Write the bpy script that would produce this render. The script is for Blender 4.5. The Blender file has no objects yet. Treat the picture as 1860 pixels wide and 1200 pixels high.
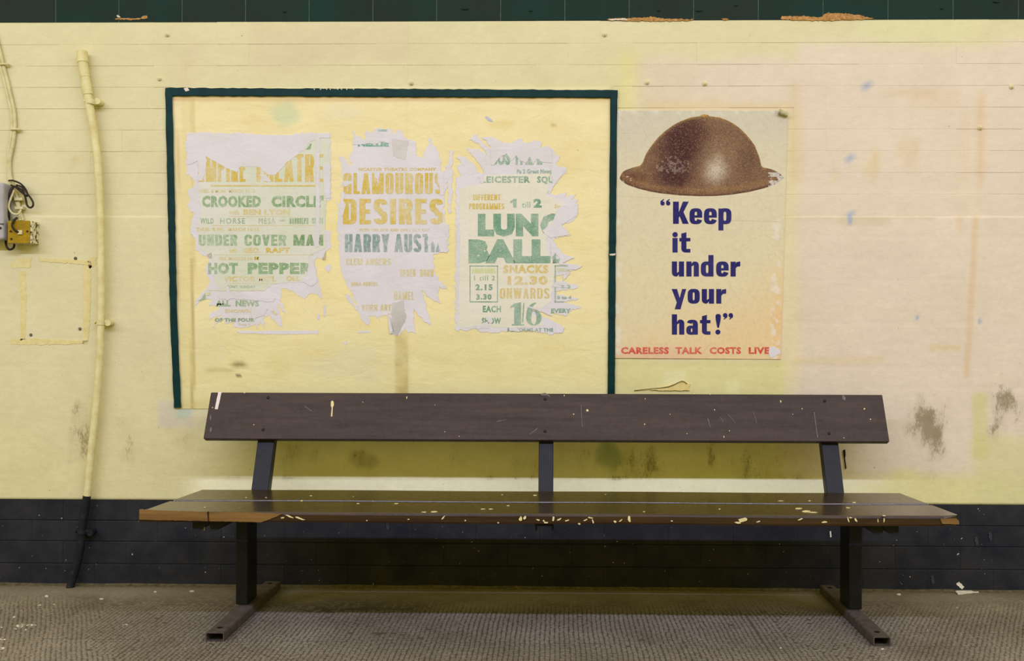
import bpy, bmesh, math, random
import numpy as np
from mathutils import Vector, Matrix
from mathutils.geometry import tessellate_polygon

random.seed(7)
sc = bpy.context.scene
COL = sc.collection
F = 1800.0
CAMP = Vector((0.0, -3.5, 0.91))
YAW = math.radians(1.07)
ROLL = math.radians(0.14)
ROT = Matrix.Rotation(YAW, 3, 'Z') @ Matrix.Rotation(math.pi / 2, 3, 'X') @ Matrix.Rotation(ROLL, 3, 'Z')

# ---------------------------------------------------------------- camera, world, light, exposure
cd = bpy.data.cameras.new('camera'); cd.sensor_width = 36.0; cd.sensor_fit = 'HORIZONTAL'
cd.lens = F / 1860.0 * 36.0
cd.shift_x = -46.0 / 1860.0
cam = bpy.data.objects.new('camera', cd); COL.objects.link(cam)
cam.matrix_world = Matrix.Translation(CAMP) @ ROT.to_4x4()
sc.camera = cam

w = bpy.data.worlds.new('station_ambience'); sc.world = w; w.use_nodes = True
bg = w.node_tree.nodes['Background']
bg.inputs[0].default_value = (0.83, 0.73, 0.175, 1); bg.inputs[1].default_value = 1.0

ld = bpy.data.lights.new('platform_strip_light', 'AREA'); ld.shape = 'RECTANGLE'
ld.size = 20.0; ld.size_y = 0.12; ld.energy = 930.0; ld.color = (0.56, 0.61, 1.0)
lo = bpy.data.objects.new('platform_strip_light', ld); COL.objects.link(lo)
lo.location = (0.6, -6.0, 4.95)
_aim = Vector((0.6, 0.0, 0.2)) - lo.location
lo.rotation_euler = (_aim + Vector((0, -1.6, -0.6))).to_track_quat('-Z', 'Z').to_euler()

sc.view_settings.view_transform = 'Standard'; sc.view_settings.look = 'None'
sc.view_settings.gamma = 1.0; sc.view_settings.use_curve_mapping = False
sc.view_settings.exposure = 0.0

# ---------------------------------------------------------------- geometry of the view (real planes -> metres)
def ray(u, v):
    d = ROT @ Vector(((u - 976.0) / F, -(v - 600.0) / F, -1.0))
    return d
def on_y(u, v, y=0.0):
    d = ray(u, v); t = (y - CAMP.y) / d.y
    return CAMP + d * t
def on_z(u, v, z=0.0):
    d = ray(u, v); t = (z - CAMP.z) / d.z
    return CAMP + d * t
def on_plane(u, v, p, n):
    d = ray(u, v); t = (p - CAMP).dot(n) / d.dot(n)
    return CAMP + d * t
RT = np.array(ROT.transposed())
def proj(P):                      # world points (n,3) -> wall coordinates in the survey grid
    q = (P - np.array(CAMP)) @ RT.T
    return 976 + F * q[:, 0] / -q[:, 2], 600 - F * q[:, 1] / -q[:, 2]

def lin(c):
    c = np.asarray(c, float) / 255.0
    return np.where(c <= 0.04045, c / 12.92, ((c + 0.055) / 1.055) ** 2.4)

# ---------------------------------------------------------------- value noise in numpy
_rs = np.random.RandomState(3)
_T = _rs.rand(256, 256)
def vnoise(x, y, s, seed=0):
    x = np.asarray(x, float) / s + seed * 17.3; y = np.asarray(y, float) / s + seed * 9.7
    xi = np.floor(x).astype(int); yi = np.floor(y).astype(int); fx = x - xi; fy = y - yi
    fx = fx * fx * (3 - 2 * fx); fy = fy * fy * (3 - 2 * fy)
    a = _T[xi % 256, yi % 256]; b = _T[(xi + 1) % 256, yi % 256]
    c = _T[xi % 256, (yi + 1) % 256]; d = _T[(xi + 1) % 256, (yi + 1) % 256]
    return (a * (1 - fx) + b * fx) * (1 - fy) + (c * (1 - fx) + d * fx) * fy
def fbm(x, y, s, seed=0, o=4):
    r = 0; a = .5; t = 0
    for i in range(o):
        r = r + a * vnoise(x, y, s / 2 ** i, seed + i); t += a; a *= .55
    return r / t
def sst(a, b, x):
    t = np.clip((x - a) / (b - a), 0, 1); return t * t * (3 - 2 * t)

# ---------------------------------------------------------------- object helpers
def tag(o, label=None, cat=None, group=None, kind=None):
    if label: o['label'] = label
    if cat: o['category'] = cat
    if group: o['group'] = group
    if kind: o['kind'] = kind
    return o
def empty(name, loc, label=None, cat=None, group=None, kind=None):
    o = bpy.data.objects.new(name, None); COL.objects.link(o); o.location = loc
    return tag(o, label, cat, group, kind)
def link(name, me, m, parent=None, loc=None):
    """verts of me are in world space; they are moved to a local origin"""
    if m is not None and not me.materials: me.materials.append(m)
    o = bpy.data.objects.new(name, me); COL.objects.link(o)
    n = len(me.vertices); a = np.empty(n * 3); me.vertices.foreach_get('co', a); a = a.reshape(-1, 3)
    c = (a.min(0) + a.max(0)) / 2 if loc is None else np.array(loc)
    a -= c; me.vertices.foreach_set('co', a.ravel()); me.update()
    if parent is not None:
        o.parent = parent; c = c - WLOC(parent)
    o.location = c
    return o
def WLOC(o):
    v = np.zeros(3)
    while o is not None: v += np.array(o.location); o = o.parent
    return v
def pydata(name, V, Fc, smooth=False):
    me = bpy.data.meshes.new(name); me.from_pydata([tuple(v) for v in V], [], Fc); me.update()
    if smooth: me.shade_smooth()
    return me
def set_col(me, rgb, dirt=None):
    a = me.color_attributes.new('Paint', 'FLOAT_COLOR', 'POINT')
    n = len(me.vertices); b = np.ones((n, 4)); b[:, :3] = rgb
    if dirt is not None: b[:, 3] = dirt
    a.data.foreach_set('color', b.ravel())

# ---------------------------------------------------------------- node helpers
class NT:
    def __init__(s, name, rough=.6, spec=.5):
        s.m = bpy.data.materials.new(name); s.m.use_nodes = True
        s.t = s.m.node_tree; s.b = s.t.nodes['Principled BSDF']
        s.b.inputs['Roughness'].default_value = rough
        s.b.inputs['Specular IOR Level'].default_value = spec
        g = s.t.nodes.new('ShaderNodeNewGeometry'); s.pos = g.outputs['Position']
    def n(s, typ, **k):
        x = s.t.nodes.new(typ)
        for a, b in k.items(): setattr(x, a, b)
        return x
    def l(s, a, b): s.t.links.new(a, b)
    def map(s, scale):
        m = s.n('ShaderNodeMapping'); m.inputs['Scale'].default_value = scale; s.l(s.pos, m.inputs[0]); return m.outputs[0]
    def noise(s, scale=1.0, detail=4, rough=.6, stretch=(1, 1, 1), w=0, dist=0):
        x = s.n('ShaderNodeTexNoise'); x.inputs['Scale'].default_value = scale
        x.inputs['Detail'].default_value = detail; x.inputs['Roughness'].default_value = rough
        x.inputs['Distortion'].default_value = dist
        mp = s.n('ShaderNodeMapping'); mp.inputs['Scale'].default_value = stretch
        mp.inputs['Location'].default_value = (w * 3.1, w * 1.7, w * 5.3)
        s.l(s.pos, mp.inputs[0]); s.l(mp.outputs[0], x.inputs['Vector'])
        return x.outputs[0]
    def ramp(s, v, a, b, lo=0., hi=1.):
        r = s.n('ShaderNodeMapRange'); r.clamp = True
        s.l(v, r.inputs[0])
        r.inputs[1].default_value = a; r.inputs[2].default_value = b
        r.inputs[3].default_value = lo; r.inputs[4].default_value = hi
        return r.outputs[0]
    def math(s, op, a, b):
        x = s.n('ShaderNodeMath', operation=op)
        for i, q in enumerate((a, b)):
            if isinstance(q, (int, float)): x.inputs[i].default_value = q
            else: s.l(q, x.inputs[i])
        return x.outputs[0]
    def mix(s, f, a, b, mode='MIX'):
        x = s.n('ShaderNodeMix', data_type='RGBA', blend_type=mode)
        for i, q in ((0, f), (6, a), (7, b)):
            if isinstance(q, (int, float)): x.inputs[i].default_value = q
            elif isinstance(q, (tuple, list)): x.inputs[i].default_value = tuple(lin(q)) + (1,)
            else: s.l(q, x.inputs[i])
        return x.outputs[2]
    def base(s, c): s.l(c, s.b.inputs['Base Color'])
    def rough(s, c): s.l(c, s.b.inputs['Roughness'])
    def bump(s, h, strength=.3, dist=.002):
        x = s.n('ShaderNodeBump'); x.inputs['Strength'].default_value = strength; x.inputs['Distance'].default_value = dist
        s.l(h, x.inputs['Height']); s.l(x.outputs[0], s.b.inputs['Normal'])

def m_simple(name, c, c2=None, rough=.6, scale=60, spec=.15, stretch=(1, 1, 1), bump=.15, a=.35, b=.7, metal=0):
    t = NT(name, rough, spec); n = t.noise(scale, 5, .65, stretch)
    if c2 is None: c2 = tuple(x * .88 for x in c)
    t.base(t.mix(t.ramp(n, a, b), c, c2)); t.b.inputs['Metallic'].default_value = metal
    if bump: t.bump(t.noise(scale * 2.5, 4, .7, stretch, 2), bump, .001)
    return t.m

# painted wall: colour and grime density come per vertex, the grain comes from noise
def m_wall(name, rough=.6, spec=.12):
    t = NT(name, rough, spec)
    at = t.n('ShaderNodeAttribute', attribute_name='Paint')
    fine = t.noise(55, 5, .65); big = t.noise(3.0, 4, .6, w=3)
    c = t.mix(t.ramp(fine, .35, .75, 0, .10), at.outputs['Color'], (176, 160, 110))
    c = t.mix(t.ramp(big, .45, .75, 0, .12), c, (205, 190, 140))
    st = t.noise(1.0, 9, .78, (150, 150, 62), w=5, dist=.8)
    dd = t.math('MULTIPLY', at.outputs['Alpha'], .44)
    thr = t.math('SUBTRACT', .78, dd)
    d = t.math('SUBTRACT', st, thr)
    dm = t.ramp(d, 0, .16, 0, .62)
    c = t.mix(dm, c, (98, 84, 50))
    soft = t.ramp(t.math('MULTIPLY', at.outputs['Alpha'], t.noise(14, 4, .6, (1, 1, .5), w=8)), .15, .7, 0, .45)
    c = t.mix(soft, c, (140, 122, 78))
    spk = t.noise(95, 3, .5, w=11)
    c = t.mix(t.ramp(spk, .745, .79, 0, .7), c, (95, 80, 50))
    t.base(c)
    h = t.math('ADD', t.math('MULTIPLY', t.noise(26, 6, .62, (1, 1, 1.6), w=4), 1.0), t.math('MULTIPLY', t.noise(7, 3, .5, w=9), 1.6))
    t.bump(h, .75, .0022)
    return t.m
def m_dado(name):
    t = NT(name, .55, .10)
    n = t.noise(9, 6, .65, w=2)
    c = t.mix(t.ramp(n, .35, .7), (33, 34, 40), (50, 49, 50))
    n2 = t.noise(34, 5, .75, w=7); c = t.mix(t.ramp(n2, .66, .80, 0, .55), c, (88, 82, 72))
    n3 = t.noise(85, 2, .5, w=9); c = t.mix(t.ramp(n3, .755, .775, 0, .9), c, (190, 185, 175))
    t.base(c); t.bump(t.noise(24, 6, .65, w=4), .6, .003)
    return t.m
def m_tile(name):
    t = NT(name, .5, .06)
    oi = t.n('ShaderNodeObjectInfo')
    n = t.noise(6, 4, .6, w=2)
    c = t.mix(t.ramp(n, .35, .7), (22, 52, 44), (32, 42, 36))
    c = t.mix(t.math('MULTIPLY', oi.outputs['Random'], .55), c, (42, 44, 38))
    n3 = t.noise(80, 3, .6, w=9); c = t.mix(t.ramp(n3, .70, .78, 0, .5), c, (80, 92, 84))
    t.base(c); t.bump(t.noise(30, 5, .6, w=4), .25, .0015)
    return t.m

M_WALL = m_wall('cream_wall_paint'); M_DADO = m_dado('black_dado_paint'); M_TILE = m_tile('green_glazed_tile')
M_MORTAR = m_simple('painted_mortar', (190, 178, 128), (150, 138, 96))
M_DMORT = m_simple('black_mortar', (22, 22, 25), (12, 12, 14))
M_GROUT = m_simple('green_grout', (104, 118, 106), (70, 82, 74))

# ================================================================ SETTING
def wall_paint(u, v):
    """paint layers, patches and stains on the wall, plus one strip of painted-in light"""
    nz = fbm(u, v, 120, 1) - .5; nf = fbm(u, v, 30, 5) - .5
    rgb = np.empty((len(u), 3)); rgb[:] = (217, 208, 166)
    dirt = np.full(len(u), .06)
    def mixc(mask, c):
        m = np.clip(mask, 0, 1)[:, None]; rgb[:] = rgb * (1 - m) + np.array(c, float) * m
    def box(x0, x1, y0, y1, s=20, j=14):
        uu = u + nz * j * 3 + nf * j; vv = v + nf * j * 1.5 + nz * j
        return sst(x0 - s, x0 + s, uu) * (1 - sst(x1 - s, x1 + s, uu)) * sst(y0 - s, y0 + s, vv) * (1 - sst(y1 - s, y1 + s, vv))
    def ell(cx, cy, rx, ry, j=.5):
        r = np.sqrt(((u - cx) / rx) ** 2 + ((v - cy) / ry) ** 2) + nf * j * 2
        return 1 - sst(.45, 1.1, r)
    mixc(sst(600, 900, v) * .35, (214, 204, 142))
    mixc(box(-900, 60, -50, 330, 60) * .35, (214, 206, 165))
    # pink coat on the right
    mixc(sst(1130, 1215, u + nz * 60) * sst(60, 95, v + nz * 40 - (u < 1450) * 35), (221, 205, 185))
    mixc(box(1560, 1760, 30, 72, 12) * .5, (214, 214, 165))
    mixc(box(450, 565, 40, 130, 18) * .45, (212, 192, 160))
    mixc(box(565, 745, 44, 112, 10) * .5, (214, 192, 165))
    mixc(box(325, 350, 75, 165, 8) * .3, (214, 188, 165))
    mixc(box(1160, 1265, 118, 200, 5, 4) * .4, (210, 192, 165))
    mixc(box(1122, 1160, 95, 205, 6, 4) * .45, (222, 212, 140))
    mixc(box(1170, 1440, 184, 200, 4, 6) * .5, (216, 192, 138))
    # yellow areas low on the wall
    mixc(box(1118, 1425, 652, 725, 8, 6), (217, 209, 150))
    mixc(box(1205, 1245, 672, 700, 4, 4) * .6, (228, 222, 180)); mixc(box(1318, 1342, 690, 725, 4, 4) * .6, (228, 222, 170))
    mixc(box(1420, 1450, 200, 720, 14, 5) * .5, (224, 212, 150))
    mixc(sst(845, 885, v + nz * 60) * (u > 1000), (217, 209, 150))
    mixc(box(1775, 2300, 792, 930, 14, 10) * .8, (210, 203, 150))
    mixc(box(1770, 1795, 715, 835, 6, 4) * .6, (205, 200, 130))
    mixc(box(1120, 1420, 715, 880, 20) * .8, (210, 202, 140))
    # lit strip above the seat: paler paint stands in for its extra light
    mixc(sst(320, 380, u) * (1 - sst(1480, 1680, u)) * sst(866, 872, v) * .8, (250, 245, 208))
    # grey filler patch by the frame foot and coloured smudges
    mixc(box(288, 352, 728, 776, 4, 3) * .85, (204, 196, 176))
    mixc(box(350, 400, 740, 780, 8, 3) * .3, (204, 200, 180))
    mixc(ell(334, 750, 16, 12) * .4, (150, 190, 175))
    mixc(ell(1108, 832, 34, 34) * .5, (110, 130, 80)); mixc(ell(665, 838, 34, 24) * .35, (130, 128, 86))
    # rusty runs and old tape ghosts
    xl = 1786 - (v - 165) * .058
    mixc((1 - sst(2, 9, np.abs(u - xl - nf * 3))) * box(1600, 1900, 165, 685, 10) * .42, (214, 176, 128))
    mixc((1 - sst(2, 12, np.abs(u - 1748 + (v - 200) * .02 - nf * 8))) * box(1600, 1900, 205, 420, 12) * .28, (216, 184, 134))
    mixc(box(1432, 1456, 148, 330, 8, 5) * .30, (206, 178, 130))
    mixc(box(1440, 1610, 648, 660, 5, 4) * .28, (214, 182, 130)); mixc(box(1690, 1745, 626, 637, 4, 3) * .4, (214, 186, 132))
    mixc(box(1600, 1700, 160, 170, 5, 4) * .35, (208, 178, 130)); mixc(box(1660, 1750, 165, 200, 12) * .3, (222, 190, 155))
    mixc(ell(1588, 302, 14, 34) * .4, (212, 184, 128)); mixc(ell(1650, 268, 26, 22) * .3, (208, 180, 132))
    mixc(ell(1655, 295, 12, 30) * .3, (210, 180, 140)); mixc(ell(1520, 320, 8, 34) * .25, (206, 190, 140))
    mixc(box(1420, 1700, 393, 398, 3, 3) * .25, (190, 165, 120)); mixc(ell(1560, 402, 70, 10) * .25, (196, 176, 134))
    mixc(box(1440, 1780, 340, 354, 5, 4) * .35, (236, 220, 194))
    for cx, cy, rx, ry in ((1573, 157, 5, 7), (1543, 291, 6, 9), (1544, 396, 6, 15), (1666, 576, 5, 6), (1780, 583, 4, 8)):
        mixc(ell(cx, cy, rx, ry, .2) * .65, (140, 160, 196))
    mixc(ell(140, 292, 12, 12) * .3, (190, 165, 110))
    stk = sst(.32, .68, fbm(u, v * .3, 16, 71, 4)) * sst(.25, .6, fbm(u, v, 38, 77, 3))
    for x, y, a, b, g in ((1690, 770, 50, 66, 1.15), (1702, 800, 30, 36, .5), (1815, 715, 46, 60, .95), (1808, 776, 30, 34, 1.), (1850, 720, 22, 50, .55),
                          (1672, 800, 26, 60, .4), (1690, 870, 90, 40, .45), (1520, 850, 60, 45, .35), (1160, 846, 70, 40, 1.05), (1340, 834, 150, 40, .95), (1060, 830, 70, 50, .6), (1480, 830, 60, 36, .7), (820, 830, 70, 40, .55), (980, 850, 90, 34, .55), (480, 870, 160, 10, .8), (1020, 868, 500, 7, .6),
                          (1420, 866, 110, 20, .9), (1130, 868, 50, 12, .9), (660, 842, 54, 36, .85), (530, 826, 90, 40, .65), (760, 850, 160, 40, .35),
                          (145, 790, 34, 70, .85), (232, 790, 34, 64, .7), (70, 760, 70, 90, .35), (335, 790, 60, 40, .55), (160, 868, 90, 40, .5),
                          (285, 800, 26, 30, .5), (20, 545, 26, 16, .4), (68, 452, 14, 12, .8), (930, 840, 120, 30, .3), (1600, 850, 70, 40, .35),
                          (190, 640, 16, 70, .3), (1420, 800, 60, 24, .4)):
        q = np.sqrt(((u - x) / a) ** 2 + ((v - y) / b) ** 2) + nf * 1.1 + nz * .8
        dirt = np.maximum(dirt, (1 - sst(.0, 1.5, q)) * g * (.62 + .5 * stk))
    dirt = np.maximum(dirt, sst(700, 860, v) * .26)
    dirt *= 1 - .7 * box(335, 1600, 872, 897, 3, 2)  # grime thinned along the painted-in lit strip
    rgb[:] += ((fbm(u, v, 60, 9) - .5) * 10)[:, None]
    rgb[:] *= (1 + (fbm(u, v, 8, 12, 2) - .5) * .03)[:, None]
    return lin(np.clip(rgb, 5, 250)), dirt

ZC = [on_y(930, 37 + 1.0).z] + [on_y(930, 78.5 + 39.15 * k).z for k in range(9)]   # brick course lines, top to bottom
DADO = on_y(930, 911).z
XL, XR = on_y(-300, 600).x, on_y(2160, 600).x
XW0, XW1 = on_y(-1500, 600).x, on_y(3300, 600).x
TOP = ZC[0]
wall = empty('wall_back', (0, 0, 0), kind='structure')

def grid_mesh(name, x0, x1, z0, z1, step, depth_fn, paint=True, y=0.0, back=.02):
    nx = max(2, int((x1 - x0) / step)) + 1; nz = max(2, int((z1 - z0) / step)) + 1
    X, Z = np.meshgrid(np.linspace(x0, x1, nx), np.linspace(z0, z1, nz))
    V = np.stack([X.ravel(), np.full(X.size, y), Z.ravel()], 1)
    u, v = proj(V)
    V[:, 1] -= depth_fn(u, v, V)
    idx = np.arange(nx * nz).reshape(nz, nx)
    q = np.stack([idx[:-1, :-1], idx[:-1, 1:], idx[1:, 1:], idx[1:, :-1]], -1).reshape(-1, 4)
    # rim going back
    rim = np.concatenate([idx[0, :], idx[1:, -1], idx[-1, -2::-1], idx[-2:0:-1, 0]])
    R = V[rim].copy(); R[:, 1] = y + back
    base = len(V); V = np.concatenate([V, R]); m = len(rim)
    rq = np.array([[rim[(i + 1) % m], rim[i], base + i, base + (i + 1) % m] for i in range(m)])
    q = np.concatenate([q, rq])
    me = bpy.data.meshes.new(name); me.vertices.add(len(V)); me.vertices.foreach_set('co', V.ravel())
    me.loops.add(q.size); me.loops.foreach_set('vertex_index', q.ravel())
    me.polygons.add(len(q)); me.polygons.foreach_set('loop_start', np.arange(0, q.size, 4)); me.polygons.foreach_set('loop_total', np.full(len(q), 4))
    me.update(calc_edges=True); me.validate()
    if paint:
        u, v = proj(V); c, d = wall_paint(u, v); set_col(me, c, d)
    return me
def plaster_depth(u, v, V):
    h = (fbm(u, v, 160, 21, 3) - .5) * .004 + (fbm(u, v, 22, 25, 3) - .5) * .0011
    # ghosts of the courses beneath the skim coat
    k = (u * 0 + v - 391) / 39.15; d = np.abs(k - np.round(k)) * 39.15
    h -= (1 - sst(0, 3.0, d)) * .0007 * sst(.35, .6, fbm(u, v, 240, 31, 2))
    ed = np.minimum(v - 391, 905 - v)
    return .001 + h
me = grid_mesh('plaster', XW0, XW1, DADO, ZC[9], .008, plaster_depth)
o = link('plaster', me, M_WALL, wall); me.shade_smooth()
XF0, XF1 = on_y(308, 300).x, on_y(1113, 300).x
me = grid_mesh('plaster', XF0, XF1, ZC[9], ZC[3], .03, lambda u, v, V: u * 0 + .0005)
link('plaster', me, M_WALL, wall)
for a, b in ((XW0, XL), (XR, XW1)):
    me = grid_mesh('plaster', a, b, ZC[9], ZC[0], .05, lambda u, v, V: u * 0 + .0005); link('plaster', me, M_WALL, wall)
TOPZ = TOP + 1.0
def box_mesh(name, x0, x1, y0, y1, z0, z1):
    V = [(x, y, z) for x in (x0, x1) for y in (y0, y1) for z in (z0, z1)]
    Fc = [(0, 1, 3, 2), (4, 6, 7, 5), (0, 4, 5, 1), (2, 3, 7, 6), (0, 2, 6, 4), (1, 5, 7, 3)]
    return pydata(name, V, Fc)
link('mortar_bed', box_mesh('mortar_bed', XL, XR, .0025, .02, ZC[9], TOP), M_MORTAR, wall)
link('mortar_bed', box_mesh('mortar_bed', XW0, XW1, -.0004, .02, TOP, TOPZ), M_GROUT, wall)
link('mortar_bed', box_mesh('mortar_bed', XW0, XW1, .0035, .02, 0, DADO), M_DMORT, wall)
link('masonry', box_mesh('masonry', XW0, XW1, .02, .25, -.05, TOPZ), M_MORTAR, wall)

def brick(name, x0, x1, z0, z1, m, paint, gap=.0008, ch=.0022, proud=0., tilt=.0008, nx=8, nz=3, wob=.0004, edge=.0012, vedge=.0003):
    x0 += gap * .3; x1 -= gap * .3; z0 += gap; z1 -= gap
    xs = [x0, x0 + ch] + list(np.linspace(x0 + ch, x1 - ch, nx + 1))[1:-1] + [x1 - ch, x1]
    zs = [z0, z0 + ch] + list(np.linspace(z0 + ch, z1 - ch, nz + 1))[1:-1] + [z1 - ch, z1]
    V = []; NX = len(xs); NZ = len(zs)
    tx = random.uniform(-1, 1) * wob; tz = tilt * random.uniform(.3, 1.2); pr = proud + random.uniform(-1, 1) * wob
    for j, z in enumerate(zs):
        for i, x in enumerate(xs):
            e = (i in (0, NX - 1)) or (j in (0, NZ - 1))
            y = -pr - tx * (i / NX - .5) + tz * (j / (NZ - 1) - .5) + (edge * 1.9 if j == NZ - 1 else edge * .4 if j == 0 else vedge if e else 0)
            V.append((x, y, z))
    Fc = [(j * NX + i, j * NX + i + 1, (j + 1) * NX + i + 1, (j + 1) * NX + i) for j in range(NZ - 1) for i in range(NX - 1)]
    rim = [i for i in range(NX)] + [j * NX + NX - 1 for j in range(1, NZ)] + [(NZ - 1) * NX + i for i in range(NX - 2, -1, -1)] + [j * NX for j in range(NZ - 2, 0, -1)]
    b = len(V); V += [(V[r][0], .018, V[r][2]) for r in rim]; n = len(rim)
    Fc += [(rim[(i + 1) % n], rim[i], b + i, b + (i + 1) % n) for i in range(n)]
    me = pydata(name, V, Fc)
    if paint:
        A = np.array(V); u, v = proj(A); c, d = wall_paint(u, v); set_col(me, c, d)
    o = link(name, me, m, wall)
    o.location.y = 0; a = np.array([p[1] for p in V]); 
    for i, vt in enumerate(me.vertices): vt.co.y = V[i][1]
    return o
BW = 116.6 / F * 3.5
X0 = on_y(101.5, 20).x
def cols(off, lo, hi):
    k = math.floor((lo - X0 - off) / BW); out = []
    while True:
        a = X0 + off + k * BW; b = a + BW
        if a >= hi - .001: break
        out.append((max(a, lo), min(b, hi))); k += 1
    return [(a, b) for a, b in out if b - a > .015]
for r in range(9):
    off = BW / 2 if r % 2 == 0 else 0.0
    spans = [(XL, XR)] if r < 3 else [(XL, XF0), (XF1, XR)]
    for lo_, hi_ in spans:
        for a, b in cols(off + .012, lo_, hi_):
            mu = proj(np.array([[(a + b) / 2, 0, ZC[r]]]))[0][0]; soft = r >= 3 and 1430 < mu < 1775
            brick('brick', a, b, ZC[r + 1], ZC[r], M_WALL, True, gap=0, vedge=.00005, edge=.0003 if soft else random.uniform(.0002, .0009), tilt=.0003 if soft else .0008, wob=.0002 if soft else .0004)
ZD = [DADO] + [on_y(930, y).z for y in (949, 987, 1028)] + [0.0]
for r in range(4):
    for a, b in cols(BW / 2 * (r % 2) + .03, XL, XR): brick('brick', a, b, ZD[r + 1], ZD[r], M_DADO, False, gap=.0012, ch=.003, proud=.001, tilt=.0015, nx=4)
for a, b in ((XW0, XL), (XR, XW1)):
    link('plaster', box_mesh('plaster', a, b, -.0005, .02, 0, DADO), M_DADO, wall)
TH = BW * .66
for r in range(2):
    for a, b in cols(0, XW0 if r == 5 else XL, XR): brick('tile', a, b, TOP + r * TH - .003, TOP + (r + 1) * TH, M_TILE, False, gap=.0035, ch=.0012, proud=.0015, tilt=.0002, nx=2, nz=1, wob=.0002)
for a, b in ((XW0, XL), (XR, XW1)):
    link('tile_band', box_mesh('tile_band', a, b, -.0015, .02, TOP, TOP + 2 * TH), M_TILE, wall)
link('plaster', box_mesh('plaster', XW0, XW1, -.001, .02, TOP + 2 * TH, TOPZ), m_simple('upper_cream', (222, 212, 160), (205, 194, 140), scale=5), wall)

# ---- chipped edges where the wall shows bare clay and plaster
def poly_mesh(name, pts3, thick=0.0, nrm=Vector((0, -1, 0))):
    n = len(pts3); P = [Vector(p) for p in pts3]
    tris = tessellate_polygon([P])
    V = list(P); Fc = []
    for t in tris:
        a, b, c = (V[i] for i in t)
        Fc.append(tuple(t) if (b - a).cross(c - a).dot(nrm) > 0 else tuple(reversed(t)))
    if thick:
        V += [p - nrm * thick for p in P]
        area = sum((P[i].cross(P[(i + 1) % n])).dot(nrm) for i in range(n))
        for i in range(n):
            j = (i + 1) % n
            Fc.append((i, i + n, j + n, j) if area > 0 else (j, j + n, i + n, i))
    return pydata(name, V, Fc)
def jag(pts, amp=1.5, seg=4.0, seed=0):
    r = random.Random(seed); out = []
    n = len(pts)
    for i in range(n):
        a = pts[i]; b = pts[(i + 1) % n]; L = math.hypot(b[0] - a[0], b[1] - a[1])
        k = max(1, int(L / seg))
        for j in range(k):
            t = j / k; x = a[0] + (b[0] - a[0]) * t; y = a[1] + (b[1] - a[1]) * t
            if j:
                nx, ny = (b[1] - a[1]) / L, -(b[0] - a[0]) / L; d = r.gauss(0, amp * .5)
                x += nx * d; y += ny * d
            out.append((x, y))
    return out
def wpoly(name, pts, y, m, parent, amp=1.2, seg=4., thick=.0004, seed=None):
    p = jag(pts, amp, seg, len(pts) if seed is None else seed) if amp else pts
    me = poly_mesh(name, [on_y(a, b, y) for a, b in p], thick)
    return link(name, me, m, parent)
M_CLAY = m_simple('bare_clay', (196, 150, 92), (140, 96, 52), scale=90, bump=.8, rough=.9)
M_CHALK = m_simple('white_chips', (226, 220, 206), (196, 184, 160), scale=80, bump=.3, rough=.9)
wpoly('chipped_edge', [(1418, 34), (1420, 29), (1448, 29), (1490, 31), (1502, 24), (1530, 24), (1560, 27), (1590, 34), (1520, 37), (1440, 37)], -.0035, M_CLAY, wall, 1.4, 3, .003)
wpoly('chipped_edge', [(1100, 36), (1120, 33), (1145, 33), (1185, 31), (1210, 34), (1260, 35), (1245, 38), (1150, 38)], -.0035, M_CLAY, wall, 1.2, 3, .003)
wpoly('chipped_edge', [(1104, 35), (1112, 34), (1136, 33), (1140, 36), (1110, 37)], -.0042, M_CHALK, wall, 1.2, 3, .001)
wpoly('chipped_edge', [(208, 34), (230, 33), (256, 33), (261, 28.5), (267, 28.5), (268, 33), (250, 35.5), (210, 35.5)], -.0035, M_CLAY, wall, 1., 3, .003)
wpoly('chipped_edge', [(212, 27), (216, 28), (219, 32), (213, 31)], -.0045, M_CHALK, wall, .5, 2, .002)
wpoly('chipped_edge', [(1310, 34), (1318, 33), (1324, 35), (1316, 37)], -.0035, M_CLAY, wall, .5, 2, .003)
wpoly('chipped_edge', [(1737, 1060), (1742, 1056), (1748, 1062), (1752, 1066), (1747, 1070), (1741, 1064)], -.004, M_CHALK, wall, 1., 2, .003)
for i, (a, b) in enumerate(((1460, 1499), (1512, 1516), (517, 21), (845, 16), (964, 19), (1197, 19), (1270, 19), (1337, 9), (1711, 15), (1810, 3))):
    if b > 1000: continue
    V = on_y(a, b, -.003)
    bm = bmesh.new(); bmesh.ops.create_icosphere(bm, subdivisions=1, radius=.007); me = bpy.data.meshes.new('tile_blemish'); bm.to_mesh(me); bm.free()
    for vt in me.vertices: vt.co = Vector((vt.co.x * (2.2 if i % 3 == 0 else 1), vt.co.y * .5, vt.co.z * .7)) + V
    link('tile_blemish', me, M_TILE, wall)

wpoly('paint_drip', [(1507, 965), (1509.5, 964), (1510.5, 975), (1508, 976)], -.0045, M_CHALK, wall, .2, 3, .001)
for a_, b_ in ((700, 948), (1795, 968), (1770, 976), (1690, 1046)): wpoly('scuff_mark', [(a_, b_), (a_ + 5, b_ - 2), (a_ + 8, b_ + 10), (a_ + 4, b_ + 16)], -.0042, m_simple('grey_scuffing', (62, 62, 66), (46, 46, 50)), wall, 1.5, 3, .001)
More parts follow.
